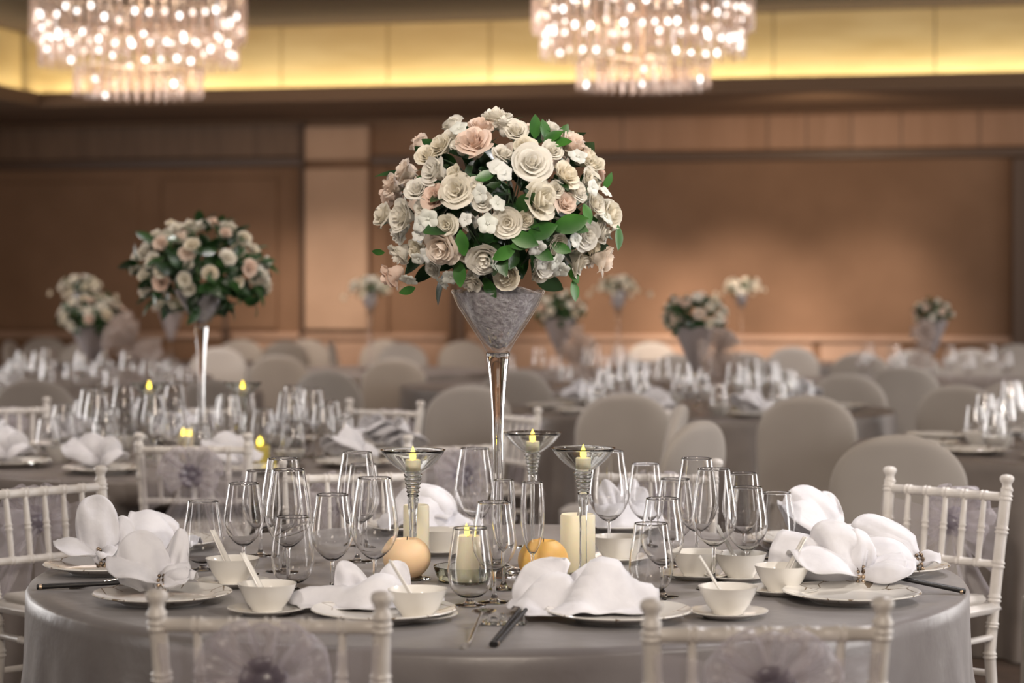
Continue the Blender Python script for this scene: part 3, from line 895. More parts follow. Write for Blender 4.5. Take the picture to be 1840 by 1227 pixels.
napkin(at(1650, 1034, TT + .005), [(10, 16, .175, .060, dict(tilt=-60, dome=.05, roundness=.26, w0=.7)), (-5, 10, .165, .065, dict(tilt=-74, dome=.06, roundness=.26, w0=.7)), (-100, 8, .16, .09, dict(dome=.05))],
       [(90, 2, .05, .05)], 85, 'rounded napkin on the far right plate')
napkin(at(1500, 990, TT + .005), [(6, 14, .165, .068, dict(tilt=-44, dome=.06, roundness=.26, w0=.75)), (-20, 24, .125, .036, dict(tilt=-8, dome=.02, roundness=.3, w0=.7)), (-92, 20, .17, .10, dict(dome=.07)), (20, 10, .10, .06, dict(tilt=-78, dome=.04, w0=.7))],
       [(100, 6, .06, .06), (75, 16, .07, .06)], 85, 'tall domed napkin right of the glasses')
napkin(at(1112, 950, TT + .005), [(12, 16, .115, .055, dict(tilt=-26, roundness=.7, dome=.015, w0=.8)), (-10, 22, .11, .050, dict(tilt=10, roundness=.75, dome=.015, w0=.8, o=(.02, .02, 0))), (-20, 14, .11, .055, dict(tilt=46, roundness=.55, dome=.02, w0=.8))],
       None, 85, 'crumpled napkin with peaks at the back, right of the vase', ring=False, sheets=[(85, .24, .18, [(-.3, .1, .07, .7, 60), (.35, .2, .06, .7, -50), (0, -.4, .045, .7, 10)])])
napkin(at(765, 952, TT + .005), [(5, 14, .095, .085, dict(tilt=30, roundness=.5, dome=.04, w0=.9)), (-8, 14, .10, .085, dict(tilt=-36, roundness=.4, dome=.04, w0=.9))],
       [(95, 2, .08, .06)], 85, 'smooth peaked napkin at the back, left of the vase', ring=False, sheets=[(88, .24, .17, [(.1, .1, .08, .95, -60), (-.5, .1, .04, .6, 20)])])

# chopsticks and spoons
def chopsticks(p, az, L=.235, lift=.008):
    r = empty('chopsticks', p, 0, None, 'chopsticks')
    for k in (-1, 1):
        A = R(az + k * .7); d = Vector((sin(A), cos(A), 0)); sd = Vector((cos(A), -sin(A), 0)) * (.005 * k)
        b = Vector((0, 0, .006)) + sd
        st = MB().tube([b - d * L / 2, b + d * L / 2 + Vector((0, 0, lift))], [.0055, .004], 8).build('stick', M['black'], r, sharp=60)
        MB().tube([b - d * (L / 2 - .006), b - d * (L / 2 - .012)], [.0061, .0061], 8).build('tip', M['brass'], st, sharp=60)
    return r
def table_spoon(p, az, L=.19, lift=0):
    mb = MB(); A = R(az); d = Vector((sin(A), cos(A), 0)); sd = Vector((cos(A), -sin(A), 0))
    def bw(u, v):
        a = 2 * pi * u
        return d * (L / 2 + .034 * v * cos(a)) + sd * (.025 * v * sin(a)) + Vector((0, 0, .020 + lift - .008 * (1 - v * v)))
    mb.grid(bw, 22, 6, True)
    mb.tube([d * (L / 2 - .034) + Vector((0, 0, .019 + lift)), d * (L / 4) + Vector((0, 0, .020 + lift * .9)), Vector((0, 0, .012 + lift * .5)), -d * (L / 3) + Vector((0, 0, .005)), -d * (L / 2) + Vector((0, 0, .005))], [.003, .0028, .0035, .005, .0075], 8)
    return mb.build('table_spoon', M['silver'], None, p, sharp=60)
o = chopsticks(T(914, 1143), 12, .27, .026); tag(o, 'black chopsticks pointing at the camera in the front middle', None, 'chopsticks on the front table')
o = chopsticks(T(152, 1058), 84, .21); tag(o, 'black chopsticks jutting over the left table edge', None, 'chopsticks on the front table')
o = chopsticks(T(1664, 1066), -83, .17, .032); tag(o, 'black chopsticks jutting over the right table edge', None, 'chopsticks on the front table')
tag(table_spoon(T(854, 1146), 7, .25, .014), 'silver table spoon beside the front chopsticks', 'spoon', 'table spoons')
tag(table_spoon(T(185, 1056), 78, .15), 'silver table spoon beside the left chopsticks', 'spoon', 'table spoons')
rest = MB()
for k in range(5): rest.box((-.045 + .018 * k, -.012, 0), (-.030 + .018 * k, .012, .022 if k in (0, 2, 4) else .016), bev=.003)
rest.box((-.045, -.009, 0), (.045, .009, .006), bev=.002)
tag(rest.build('chopstick_rest', M['crystal_holder'], None, T(905, 1122)), 'crystal cutlery rest under the front spoon and chopsticks', 'cutlery rest')

# ------------------------------------------------------------------ candles
def flame(mb, c, h=.022, r=.0055):
    mb.lathe([(0, 0), (r * .6, h * .05), (r * .88, h * .14), (r, h * .28), (r * .92, h * .42), (r * .68, h * .6), (r * .38, h * .78), (r * .15, h * .92), (0, h)], 12, Matrix.Translation(c))
def pedestal(p, desc, H=.30, cw=.076, tea=.001):
    r = empty('pedestal_candle_holder', p, 0, desc, 'candle holder', 'pedestal candle holders')
    zb = H - .052
    bowl = arc([(0, zb - .004), (.018, zb - .002), (.040, zb + .012), (.060, zb + .030), (cw, H)], 4)
    inner = [(.001 if x < .001 else max(x - .0028, 0), z + .004) for x, z in bowl][::-1]; inner[0] = (cw - .0025, H + .0005); inner[-1] = (0, zb + .004)
    MB().lathe(bowl + inner, 40).build('cup', M['crystal_holder'], r, sharp=50)
    st = [(0, zb - .002)]
    z = zb - .002
    st.append((.016, z))
    for k in range(6):
        z -= .0095; rr = .0225 - .0016 * k
        st += [(rr - .003, z + .0075), (rr, z + .0045), (rr - .003, z + .0005)]
    st += [(.013, z - .004), (.0105, z - .03), (.0085, z - .07), (.0088, .03), (.013, .012), (.030, .006), (.042, .0045), (.042, 0), (0, 0)]
    MB().lathe(st[::-1], 20).build('stem', M['crystal_holder'], r, sharp=30)
    t = empty('tea_light', p + Vector((0, 0, zb + .0045)), 0, 'lit tea light in the ' + desc, 'tea light', 'tea lights')
    MB().lathe([(0, 0), (.0175, 0), (.018, .001), (.018, .023), (.0165, .024), (.004, .0225), (0, .0225)], 20).build('cup', M['wax'], t, sharp=50)
    mb = MB(); flame(mb, Vector((0, 0, .0222)), .034, .0078); mb.build('flame', M['flame'], t, sharp=0)
    return r
pedestal(T(742, 1040), 'pedestal candle holder left of the tall vase')
pedestal(T(1048, 1034), 'pedestal candle holder right of the tall vase, nearer one')
pedestal(ST(957, 692), 'pedestal candle holder just behind and right of the tall vase')
def pillar(p, rad, h, m, desc, lit=True, group=None, far=False):
    r = empty('pillar_candle', p, 0, desc, 'candle', group)
    MB().lathe([(0, 0), (rad - .002, 0), (rad, .002), (rad, h - .004), (rad - .003, h), (rad * .75, h - .003), (rad * .3, h - .009), (0, h - .010)], 28).build('wax', m, r, sharp=50)
    MB().tube([(0, 0, h - .011), (.001, 0, h + .004)], .0012, 6).build('wick', M['wick'], r)
    if lit:
        mb = MB(); flame(mb, Vector((0, 0, h - .002)), .03 if not far else .034, .008 if not far else .012); mb.build('flame', M['flame'], r, sharp=0)
    return r
pillar(ST(748, 735), .032, .145, M['wax'], 'ivory pillar candle behind the peach ball candle', False)
pillar(ST(1038, 752), .042, .135, M['wax'], 'ivory pillar candle right of the orange ball candle', False)
pillar(ST(838, 780, TT + .0055), .033, .10, M['wax'], 'lit ivory pillar candle seen through the middle water goblet', True)
def ball_candle(p, rad, m, desc):
    r = empty('ball_candle', p, 0, desc, 'candle', 'ball candles')
    prof = [(0, 0)] + [(rad * sin(a), rad * .9 * (1 - cos(a))) for a in [pi * k / 18 for k in range(3, 16)]]
    prof[1] = (rad * .45, 0); top = prof[-1][1]
    prof += [(rad * .42, top - .004), (0, top - .008)]
    MB().lathe(prof, 36).build('wax', m, r, sharp=50)
    MB().tube([(0, 0, top - .009), (.001, 0, top + .005)], .0012, 6).build('wick', M['wick'], r)
    return r
ball_candle(ST(731, 775), .056, M['peach_wax'], 'peach ball candle on the left of the vase')
ball_candle(ST(976, 785), .058, M['orange_wax'], 'orange ball candle on the right of the vase')
M['green_glass'] = solid_glass('pale_green_glass', (.97, .99, .96))
for px, sc, d in ((838, 780, 'clear glass dish holding the lit pillar candle'),):
    o = MB().lathe([(0, 0), (.062, 0), (.066, .003), (.076, .034), (.0755, .036), (.072, .0355), (.062, .006), (0, .005)], 44).build('candle_dish', M['green_glass'], None, ST(px, sc), sharp=40)
    tag(o, d, 'dish')
# ------------------------------------------------------------------ flowers
def rose_mesh(seed, openness=1.0, layers=5, mname='rose_white', R0=.034):
    rr = random.Random(seed); mb = MB()
    mb.ball((0, 0, -.002), R0 * .42, 10, 6, (1, 1, 1.15))
    for L in range(layers):
        f = L / (layers - 1)
        npet = 3 + (L > 0) + (L > 2)
        rb = R0 * (.08 + .12 * f); rt = R0 * (.16 + .92 * f ** 1.05 * openness); H = R0 * (1.12 - .30 * f * openness); z0 = -R0 * (.15 + .35 * f)
        w = R(118 - 22 * f) / 2 * 1.15
        for p in range(npet):
            ph = 2 * pi * p / npet + L * 1.1 + rr.uniform(-.2, .2); cu = (.05 + .30 * f) * R0 * rr.uniform(.6, 1.3); hs = rr.uniform(.9, 1.08); tw = rr.uniform(-.1, .1)
            def fn(a, b):
                u = 2 * a - 1; v = b
                ang = ph + u * w * (.45 + .55 * sin(min(1, v * 1.3) * pi / 2))
                r = rb + (rt - rb) * sin(v * pi / 2) ** 1.1 + cu * v ** 4 - R0 * .10 * f * abs(u) ** 2 * v
                r += R0 * .045 * u * v
                z = z0 + (H - z0) * hs * (v - .0 * v * v) - R0 * .34 * u * u * v * v - cu * .9 * v ** 5 + R0 * .03 * sin(5 * u + ph * 3) * v
                return (r * cos(ang), r * sin(ang), z)
            mb.grid(fn, 6, 5)
    k = max(sqrt(x * x + y * y) for x, y, z in mb.v)
    mb.v = [(x / k, y / k, z / k) for x, y, z in mb.v]
    return mb.mesh('rose', M[mname], 0)
def blossom_mesh(seed):
    rr = random.Random(seed); mb = MB()
    for p in range(5):
        ph = 2 * pi * p / 5 + rr.uniform(-.12, .12); lift = rr.uniform(.1, .6)
        def fn(a, b):
            u = 2 * a - 1; v = b
            r = .003 + .027 * v * (1 - .15 * u * u * v); w = .0150 * sin(min(1, v * 1.06) * pi * .84) ** .8 * u
            return (r * cos(ph) - w * sin(ph), r * sin(ph) + w * cos(ph), .012 * lift * v + .004 * sin(pi * v) - .004 * u * u * v)
        mb.grid(fn, 5, 5)
    mb.ball((0, 0, .002), .0045, 8, 5)
    return mb.mesh('blossom', M['blossom'], 0)
ROSES = {'rose_white': [rose_mesh(i, o, 5, 'rose_white') for i, o in enumerate((.72, .58, .85, .42))],
         'rose_cream': [rose_mesh(20 + i, o, 5, 'rose_cream') for i, o in enumerate((.68, .5, .8))],
         'rose_blush': [rose_mesh(40 + i, o, 5, 'rose_blush') for i, o in enumerate((.66, .42))]}
BLOS = [blossom_mesh(i) for i in range(3)]
def leaf(mb, base, d, nrm, L, W, fold=.25, bend=.3):
    d = d.normalized(); sd = d.cross(nrm)
    sd = sd.normalized() if sd.length > 1e-4 else Vector((1, 0, 0)); up = sd.cross(d)
    def fn(a, b):
        u = 2 * a - 1
        w = W * sin(pi * min(1, b * .96 + .03)) ** .8
        return base + d * (L * b) + sd * (w * u) + up * (fold * w * abs(u) - bend * L * b * b)
    mb.grid(fn, 2, 6)
def foliage(seed, a, b, c, n, m, cz=0, rmin=.45, rmax=.92, L=(.05, .09), front=False):
    rr = random.Random(seed); mb = MB()
    for i in range(n):
        while True:
            v = Vector((rr.gauss(0, 1), rr.gauss(0, 1), rr.gauss(0, 1)))
            if v.length > .1: break
        v.normalize(); k = rr.uniform(rmin, rmax)
        p = Vector((v.x * a * k, v.y * b * k, v.z * c * k + cz))
        d = (v + Vector((rr.gauss(0, .5), rr.gauss(0, .5), rr.gauss(0, .5)))).normalized()
        ll = rr.uniform(*L); leaf(mb, p, d, v + Vector((0, 0, .4)), ll, ll * rr.uniform(.2, .32), .2, rr.uniform(0, .5))
    return mb
def orient(v, spin):
    q = Vector(v).to_track_quat('Z', 'Y') @ Euler((0, 0, spin)).to_quaternion()
    return q.to_euler()
def add_rose(parent, p, d, size, kind, rr, name='rose'):
    me = rr.choice(ROSES[kind])
    return link(name, me, parent, p, orient(d, rr.random() * 6), scale=size)
# --- the big bouquet: roses set where the photo shows them on a rounded dome, and more behind
BC = ST(895, 760, 0); BC.z = HC + (HY - 372) / 760 + .0
BA, BBk, BCt = .272, .25, .205
big = empty('flower_bouquet', (BC.x, BC.y, HC), 0, 'big round bouquet of white roses on the tall front vase', 'bouquet')
rr = random.Random(3)
cz0 = BC.z - HC
front = [(835, 150, 72, 'w'), (745, 208, 64, 'b'), (945, 240, 58, 'w'), (1130, 228, 60, 'w'), (715, 318, 84, 'b'), (520, 315, 66, 'c'), (450, 368, 62, 'c'), (315, 455, 66, 'b'), (240, 532, 58, 'b'),
         (500, 470, 70, 'w'), (392, 572, 58, 'w'), (498, 612, 66, 'b'), (622, 580, 84, 'w'), (1030, 430, 92, 'w'), (1265, 308, 80, 'b'), (1340, 375, 72, 'c'), (1385, 412, 62, 'c'), (1218, 490, 74, 'c'),
         (1372, 502, 58, 'w'), (1058, 634, 90, 'c'), (1215, 645, 60, 'b'), (1165, 570, 44, 'w'), (897, 757, 70, 'w'), (305, 712, 80, 'w'), (200, 708, 62, 'w'), (545, 880, 86, 'b'), (768, 948, 80, 'w'),
         (900, 1042, 82, 'c'), (695, 1072, 64, 'w'), (290, 925, 62, 'w'), (245, 1045, 66, 'b'), (1302, 962, 78, 'w'), (1442, 960, 74, 'b'), (1478, 702, 78, 'c'), (1400, 640, 58, 'w'), (1338, 822, 72, 'w'), (1430, 800, 54, 'w'),
         (1000, 330, 54, 'c'), (870, 380, 52, 'w'), (600, 480, 50, 'c'), (760, 640, 48, 'w'), (430, 690, 56, 'w'), (380, 900, 54, 'c'), (640, 930, 46, 'w'), (1000, 740, 44, 'c'), (1180, 880, 50, 'w'), (1290, 580, 52, 'w'), (1150, 350, 50, 'w'), (880, 200, 52, 'w'), (600, 260, 50, 'w'), (470, 1010, 52, 'w'), (1390, 900, 50, 'c'),
         (1100, 985, 66, 'w'), (640, 320, 50, 'w'), (1100, 1040, 60, 'w'), (560, 770, 54, 'c'), (270, 800, 60, 'w'), (720, 560, 46, 'w')]
KIND = {'w': 'rose_white', 'c': 'rose_cream', 'b': 'rose_blush'}
def on_dome(px, py, push=1.0):
    X = (px - 895) / 760; Z = (372 - py) / 760
    Z2 = Z / (BCt * (1.16 if Z > 0 else 1.0))
    q = (X / BA) ** 2 + Z2 ** 2
    if q > .93:
        k = sqrt(.93 / q); yy = -BBk * sqrt(1 - .93)
    else: yy = -BBk * sqrt(1 - q)
    n = Vector((X / BA, yy / BBk, Z2)).normalized()
    return Vector((X, yy * push, Z + cz0)), n
for zx, zy, r, k in front:
    px, py = 620 + zx / 3.068, 160 + zy / 3.068
    p, n = on_dome(px, py)
    p = p * 1.0 - n * .012
    d = (n + Vector((rr.gauss(0, .25), -.15 + rr.gauss(0, .2), .22 + rr.gauss(0, .22)))).normalized()
    add_rose(big, p - d * .012, d, r / 3.068 / 760 * 1.34, KIND[k], rr)
for i in range(26):      # the side turned away
    th = pi * (i + .5) / 26; z = -.5 + 1.4 * ((i * .618) % 1)
    q = sqrt(max(0, 1 - min(1, z * z)))
    n = Vector((cos(th) * q, abs(sin(th)) * q + .1, z)).normalized()
    p = Vector((n.x * BA * .92, n.y * BBk * .92, n.z * BCt * 1.1 + cz0))
    add_rose(big, p, n, rr.uniform(.028, .038), rr.choice(['rose_white', 'rose_cream', 'rose_blush']), rr)
bl = [(420, 930), (470, 915), (550, 1060), (590, 1030), (360, 1040), (1080, 960), (1150, 945), (870, 490), (840, 470), (1420, 585), (1345, 560), (680, 740), (440, 755), (480, 730), (790, 760), (840, 660), (1270, 400), (1420, 720), (1250, 840), (1050, 875), (430, 820), (760, 600), (1180, 990), (640, 250)]
for zx, zy in bl:
    p, n = on_dome(620 + zx / 3.068, 160 + zy / 3.068)
    d = (n + Vector((rr.gauss(0, .35), -.2, rr.gauss(.2, .35)))).normalized()
    link('blossom', rr.choice(BLOS), big, p + d * .004, orient(d, rr.random() * 6), scale=rr.uniform(.6, .88))
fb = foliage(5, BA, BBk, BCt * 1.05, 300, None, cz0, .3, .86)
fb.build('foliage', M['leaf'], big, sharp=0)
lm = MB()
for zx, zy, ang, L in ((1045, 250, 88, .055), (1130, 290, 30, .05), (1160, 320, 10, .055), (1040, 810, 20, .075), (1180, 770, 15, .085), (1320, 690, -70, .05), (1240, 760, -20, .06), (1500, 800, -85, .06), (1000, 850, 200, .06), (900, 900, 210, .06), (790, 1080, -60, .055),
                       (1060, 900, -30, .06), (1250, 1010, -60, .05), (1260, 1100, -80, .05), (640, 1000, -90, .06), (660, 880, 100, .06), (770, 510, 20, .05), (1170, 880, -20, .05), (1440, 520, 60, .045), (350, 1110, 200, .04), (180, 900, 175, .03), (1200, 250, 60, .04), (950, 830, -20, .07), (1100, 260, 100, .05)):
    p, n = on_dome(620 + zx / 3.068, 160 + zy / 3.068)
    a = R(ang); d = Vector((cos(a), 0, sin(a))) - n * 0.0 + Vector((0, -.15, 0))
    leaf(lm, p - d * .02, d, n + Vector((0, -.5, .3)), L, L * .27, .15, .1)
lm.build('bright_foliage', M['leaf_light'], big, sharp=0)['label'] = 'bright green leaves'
sm = MB()
for i in range(40):
    th = rr.random() * 2 * pi; z = rr.uniform(-.4, 1); q = sqrt(1 - z * z * .98)
    e = Vector((cos(th) * q * BA * .85, sin(th) * q * BBk * .85, z * BCt * .95 + cz0))
    sm.tube([(e.x * .05, e.y * .05, -.02), e * .5 + Vector((0, 0, .02)), e], [.002, .0018, .0013], 5)
sm.build('stems', M['branch'], big, sharp=0)
# --- tall martini-shaped vase
def vase(p, desc, H=.668, k=1.0, group='tall martini vases', far=False):
    r = empty('martini_vase', p, 0, desc, 'vase', group)
    w = .112 * k
    zb = H - .155
    bowl = [(.024, zb + .004), (.040, zb + .034), (.062, zb + .066), (w * .86, H - .035), (w, H)]
    inn = [(x - .003, z + .003) for x, z in bowl][::-1]; inn[-1] = (.012, zb + .014)
    MB().lathe([(0, zb)] + bowl + inn + [(0, zb + .012)], 44).build('bowl', M['vase'], r, sharp=60)
    st = [(0, 0), (.085, 0), (.086, .004), (.080, .009), (.04, .016), (.018, .03), (.0135, .06), (.012, .15), (.012, .25), (.0135, .35), (.019, .44), (.0255, zb - .012), (.0285, zb + .008), (.022, zb + .006), (0, zb - .002)]
    MB().lathe(arc(st[4:12], 3) and st[:4] + arc(st[4:13], 3) + st[13:], 24).build('stem', M['stem'], r, sharp=50)
    fl = MB()
    sc = .90
    fl.lathe([(0, zb + .018), (.02, zb + .024), (.036, zb + .045), (.056, zb + .075), (w * .80, H - .035), (w * .93, H - .006), (w * .5, H + .01), (0, H + .012)], 36)
    f = fl.build('vase_filling', M['filler'], None, p, sharp=50)
    tag(f, 'lilac-grey gel filling inside the ' + desc, 'vase filling', None, 'stuff')
    return r
vase(Vector((C1.x, C1.y, TT)), 'tall clear martini vase in the middle of the front table')

# --- smaller bouquets
def bouquet(p, a, c, nr, rs, desc, seed, mix=('rose_white', 'rose_white', 'rose_cream', 'rose_cream', 'rose_blush'), nfol=160, light=True, loose=0, group='background bouquets', up=.25):
    r = empty('flower_bouquet', p, 0, desc, 'bouquet', group)
    q = random.Random(seed)
    for i in range(nr):
        z = 1 - 1.5 * (i + .5) / nr; t = i * 2.39996 + q.uniform(-.25, .25); h = sqrt(max(0, 1 - z * z))
        n = Vector((cos(t) * h, sin(t) * h, z)); k = q.uniform(.86, 1.02)
        pos = Vector((n.x * a * k, n.y * a * k, n.z * c * k + c * .55))
        d = (n + Vector((q.gauss(0, .25), q.gauss(-.15, .25), up + q.gauss(0, .2)))).normalized()
        add_rose(r, pos, d, rs * q.uniform(.8, 1.15), q.choice(mix), q)
    foliage(seed + 1, a, a, c, nfol, None, c * .55, .3, 1.0, (a * .2, a * .38)).build('foliage', M['leaf'], r, sharp=0)
    if loose:
        lm = MB()
        for i in range(loose):
            t = 2 * pi * i / loose + q.uniform(-.3, .3); l = a * q.uniform(1.3, 1.75); z = q.uniform(-.35, .2) * a
            e = Vector((cos(t) * l, sin(t) * l, z))
            lm.tube([(0, 0, 0), e * .55 + Vector((0, 0, a * .3)), e], .002, 5)
            add_rose(r, e, (e.normalized() + Vector((0, -.6, .2))), rs * .75, 'rose_cream', q)
        lm.build('stems', M['branch'], r, sharp=0)
    return r
x2, z2, _ = TB[2]
vase(Vector((x2, z2, TT)), 'second tall martini vase on the left middle table')
pb = ST(364, F / z2, 0); pb.z = HC - .03
bouquet(pb, .262, .185, 60, .036, 'rose bouquet on the second tall vase, at the left', 11, nfol=300, up=.15)
# --- cone vases with low bouquets, tulle bows
def cone_vase(p, H, w, desc):
    r = empty('cone_vase', p, 0, desc, 'vase', 'grey cone vases')
    zb = H * .45
    MB().lathe([(0, zb), (.02, zb + .004), (w * .55, zb + (H - zb) * .45), (w, H), (w - .006, H), (w * .5, zb + (H - zb) * .5), (0, zb + .02)], 32).build('cone', M['grey_vase'], r, sharp=50)
    MB().lathe([(0, 0), (.06, 0), (.06, .006), (.02, .012), (.009, .03), (.009, zb - .01), (.018, zb + .002), (0, zb + .002)], 18).build('stem', M['stem'], r, sharp=50)
    return r
def tulle(p, L, desc, seed):
    mb = MB(); q = random.Random(seed)
    for i in range(11):
        a = R(q.uniform(0, 360)); e = q.uniform(-.9, .9)
        ruffled_loop(mb, (0, 0, 0), (cos(a), -.3 + .5 * q.random(), sin(a) * 1.2), (q.uniform(-.4, .4), -1, q.uniform(-.4, .4)), L * q.uniform(.5, 1), L * .42, L * .16, seed * 7 + i, 12, 8, .2)
    for i in range(3):
        a = R(-90 + q.uniform(-18, 18)); dd = Vector((cos(a), 0, sin(a))); sd = Vector((-sin(a), 0, cos(a)))
        mb.grid(lambda s, t: dd * (L * 1.9 * s) + sd * ((2 * t - 1) * L * (.1 + .32 * s)) + Vector((0, L * .1 * sin(8 * t + 4 * s + i), 0)), 8, 8)
    tag(mb.build('tulle_bow', M['tulle'], None, p, sharp=0), desc, 'bow', 'tulle bows tied on vases')
def on_table(k, dx=0, dz=0): return Vector((TB[k][0] + dx, TB[k][1] + dz, TT))
p = on_table(3); cone_vase(p, .455, .125, 'grey cone vase right of the tall vase')
bouquet(p + Vector((-.005, 0, .455)), .165, .11, 26, .034, 'low bouquet on the grey cone vase right of centre', 21, nfol=260)
tulle(p + Vector((.11, -.16, .33)), .17, 'brownish tulle bow hanging beside the grey cone vase right of centre', 1)
p = on_table(5); cone_vase(p, .42, .15, 'grey cone vase at the left, beyond the left middle table')
bouquet(p + Vector((0, 0, .42)), .205, .12, 30, .042, 'low bouquet on the left cone vase', 22, nfol=240)
tulle(p + Vector((.30, -.2, .32)), .22, 'pale tulle bow beside the left cone vase', 2)
p = on_table(6); cone_vase(p, .46, .125, 'cone vase just right of the tall front vase neck')
bouquet(p + Vector((0, 0, .46)), .165, .11, 22, .030, 'dark low bouquet just right of the tall front vase', 23, nfol=300)
tulle(p + Vector((.13, -.16, .28)), .15, 'faint tulle bow right of the tall vase neck', 3)
p = on_table(7); cone_vase(p, .44, .11, 'cone vase at the far right')
bouquet(p + Vector((0, 0, .44)), .135, .09, 18, .026, 'small bouquet at the far right against the wall', 24, nfol=240)
tulle(p + Vector((-.10, -.14, .34)), .13, 'pale tulle bow below the far right bouquet', 4)
p = on_table(12); cone_vase(p, .46, .11, 'cone vase behind the second bouquet')
bouquet(p + Vector((0, 0, .46)), .15, .09, 16, .03, 'small bouquet half hidden behind the second bouquet', 25, nfol=160)
for k, d in ((8, 'far pale bouquet floating at the left wall'), (9, 'far pale bouquet high at the right, above the cone vase'), (10, 'far pale bouquet just right of the big bouquet'), (11, 'far pale bouquet just left of the big bouquet')):
    p = on_table(k)
    vase(p, 'slim far vase under the ' + d, H=.64, k=.55, group='slim far vases')
    bouquet(p + Vector((0, 0, .64)), .15, .07, 16, .034, d, 30 + k, ('rose_white', 'rose_cream'), 90, loose=7)

# ------------------------------------------------------------------ laid background tables
nap_var = []
for i in range(3):
    mb = MB(); c = Vector((0, 0, .03)); q = random.Random(60 + i)
    for l in ((-80, 20, .16, .085), (5, 16, .13, .065, -30 - 10 * i), (-100, 12, .16, .09), (-5, 20, .10, .05, 5 + 8 * i), (95, 5, .09, .07)):
        lobe(mb, c, l[0], l[1], l[2], l[3], tilt=l[4] if len(l) > 4 else None, dome=.045, seed=60 + i * 5 + int(l[1]), floor=.0115, n=10, m=8)
    nap_var.append(mb.mesh('napkin', M['linen'], 0))
cupme = MB().lathe([(0, 0), (.03, 0), (.034, .006), (.052, .035), (.0605, .055), (.058, .055), (.03, .010), (0, .008)], 24).mesh('rice_bowl', M['china'], 50)
def lay(k, seats, rx=.80, near=True, glasses=('red', 'white', 'water'), napkins=True, bowls=True):
    cx, cz, r = TB[k]; q = random.Random(90 + k)
    got = {'red': [], 'white': [], 'water': [], 'plate': [], 'nap': [], 'bowl': []}
    for a in seats:
        A = R(a); d = Vector((sin(A), -cos(A), 0)); sd = Vector((cos(A), sin(A), 0))
        c = Vector((cx, cz, TT))
        pp = c + d * rx
        if napkins or bowls:
            o = tag(link('dinner_plate', plate_me, None, pp), 'plate', 'plate'); got['plate'].append(o)
        if napkins is True or (napkins and a in napkins):
            o = tag(link('napkin', q.choice(nap_var), None, pp + Vector((0, 0, .006)), (0, 0, q.uniform(-.5, .5) + A)), 'napkin', 'napkin'); o.modifiers.new('thickness', 'SOLIDIFY').thickness = .003; got['nap'].append(o)
        if bowls:
            o = tag(link('rice_bowl', cupme, None, c + d * (rx - .24) - sd * .10), 'bowl', 'bowl'); got['bowl'].append(o)
        for g, off, lat in (('red', .36, .02), ('white', .30, .14), ('water', .25, .24)):
            if g not in glasses: continue
            loc = c + d * (rx - off + q.uniform(-.02, .02)) + sd * (lat + q.uniform(-.02, .02))
            if near: o = GP[g].put(loc, 0)
            else: o = tag(link(GNAME[g], GFAR[g], None, loc), None, 'glass')
            got[g].append(o)
    w = 'on the %s table' % WHERE[k]
    for g, what, grp in (('red', 'large wine glass', 'large wine glasses '), ('white', 'small wine glass', 'small wine glasses '), ('water', 'water goblet', 'water goblets '), ('plate', 'plate', 'plates '), ('nap', 'white napkin', 'napkins '), ('bowl', 'white bowl', 'bowls ')):
        if got[g]: ordinals(got[g], what, w, grp + w)
lay(2, [18 + 36 * i for i in range(10)])
lay(3, [18 + 36 * i for i in range(10)], near=False, napkins=(-18, 18, 342, 126, 234))
lay(4, [-160, -126, -90, -60, -30], near=False, napkins=(-30,))
lay(5, [0, 40, 80, -40, -80, 130, -130, 180], near=False, napkins=False, bowls=False)
lay(6, [20, 60, 100, 140, -20, -60], near=False, napkins=False, bowls=False)
lay(7, [0, -50, -100, 50], near=False, napkins=False, bowls=False, glasses=('red', 'white'))
# candles of the left middle table and beyond
pedestal(ST(268, 455), 'pedestal candle holder left of the second vase')
pedestal(ST(436, 455), 'pedestal candle holder right of the second vase')
pillar(ST(333, 462), .030, .10, M['wax'], 'ivory pillar with yellow flame left of the second vase', True, None, True)
def glass_candle(p, desc):
    r = empty('candle_glass', p, 0, desc, 'candle', None)
    MB().lathe([(0, 0), (.036, 0), (.037, .002), (.042, .11), (.0405, .11), (.036, .006), (0, .005)], 28).build('glass', M['vase'], r, sharp=50)
    w = MB().lathe([(0, .006), (.034, .006), (.038, .078), (0, .078)], 24).build('wax', M['yellow_wax'], r, sharp=50)
    mb = MB(); flame(mb, Vector((0, 0, .08)), .034, .012); mb.build('flame', M['flame'], r, sharp=0)
glass_candle(ST(467, 476), 'yellow candle in a glass right of the second vase')
pillar(ST(1320, 326), .022, .045, M['wax'], 'small lit candle on the right middle table', True, None, True)

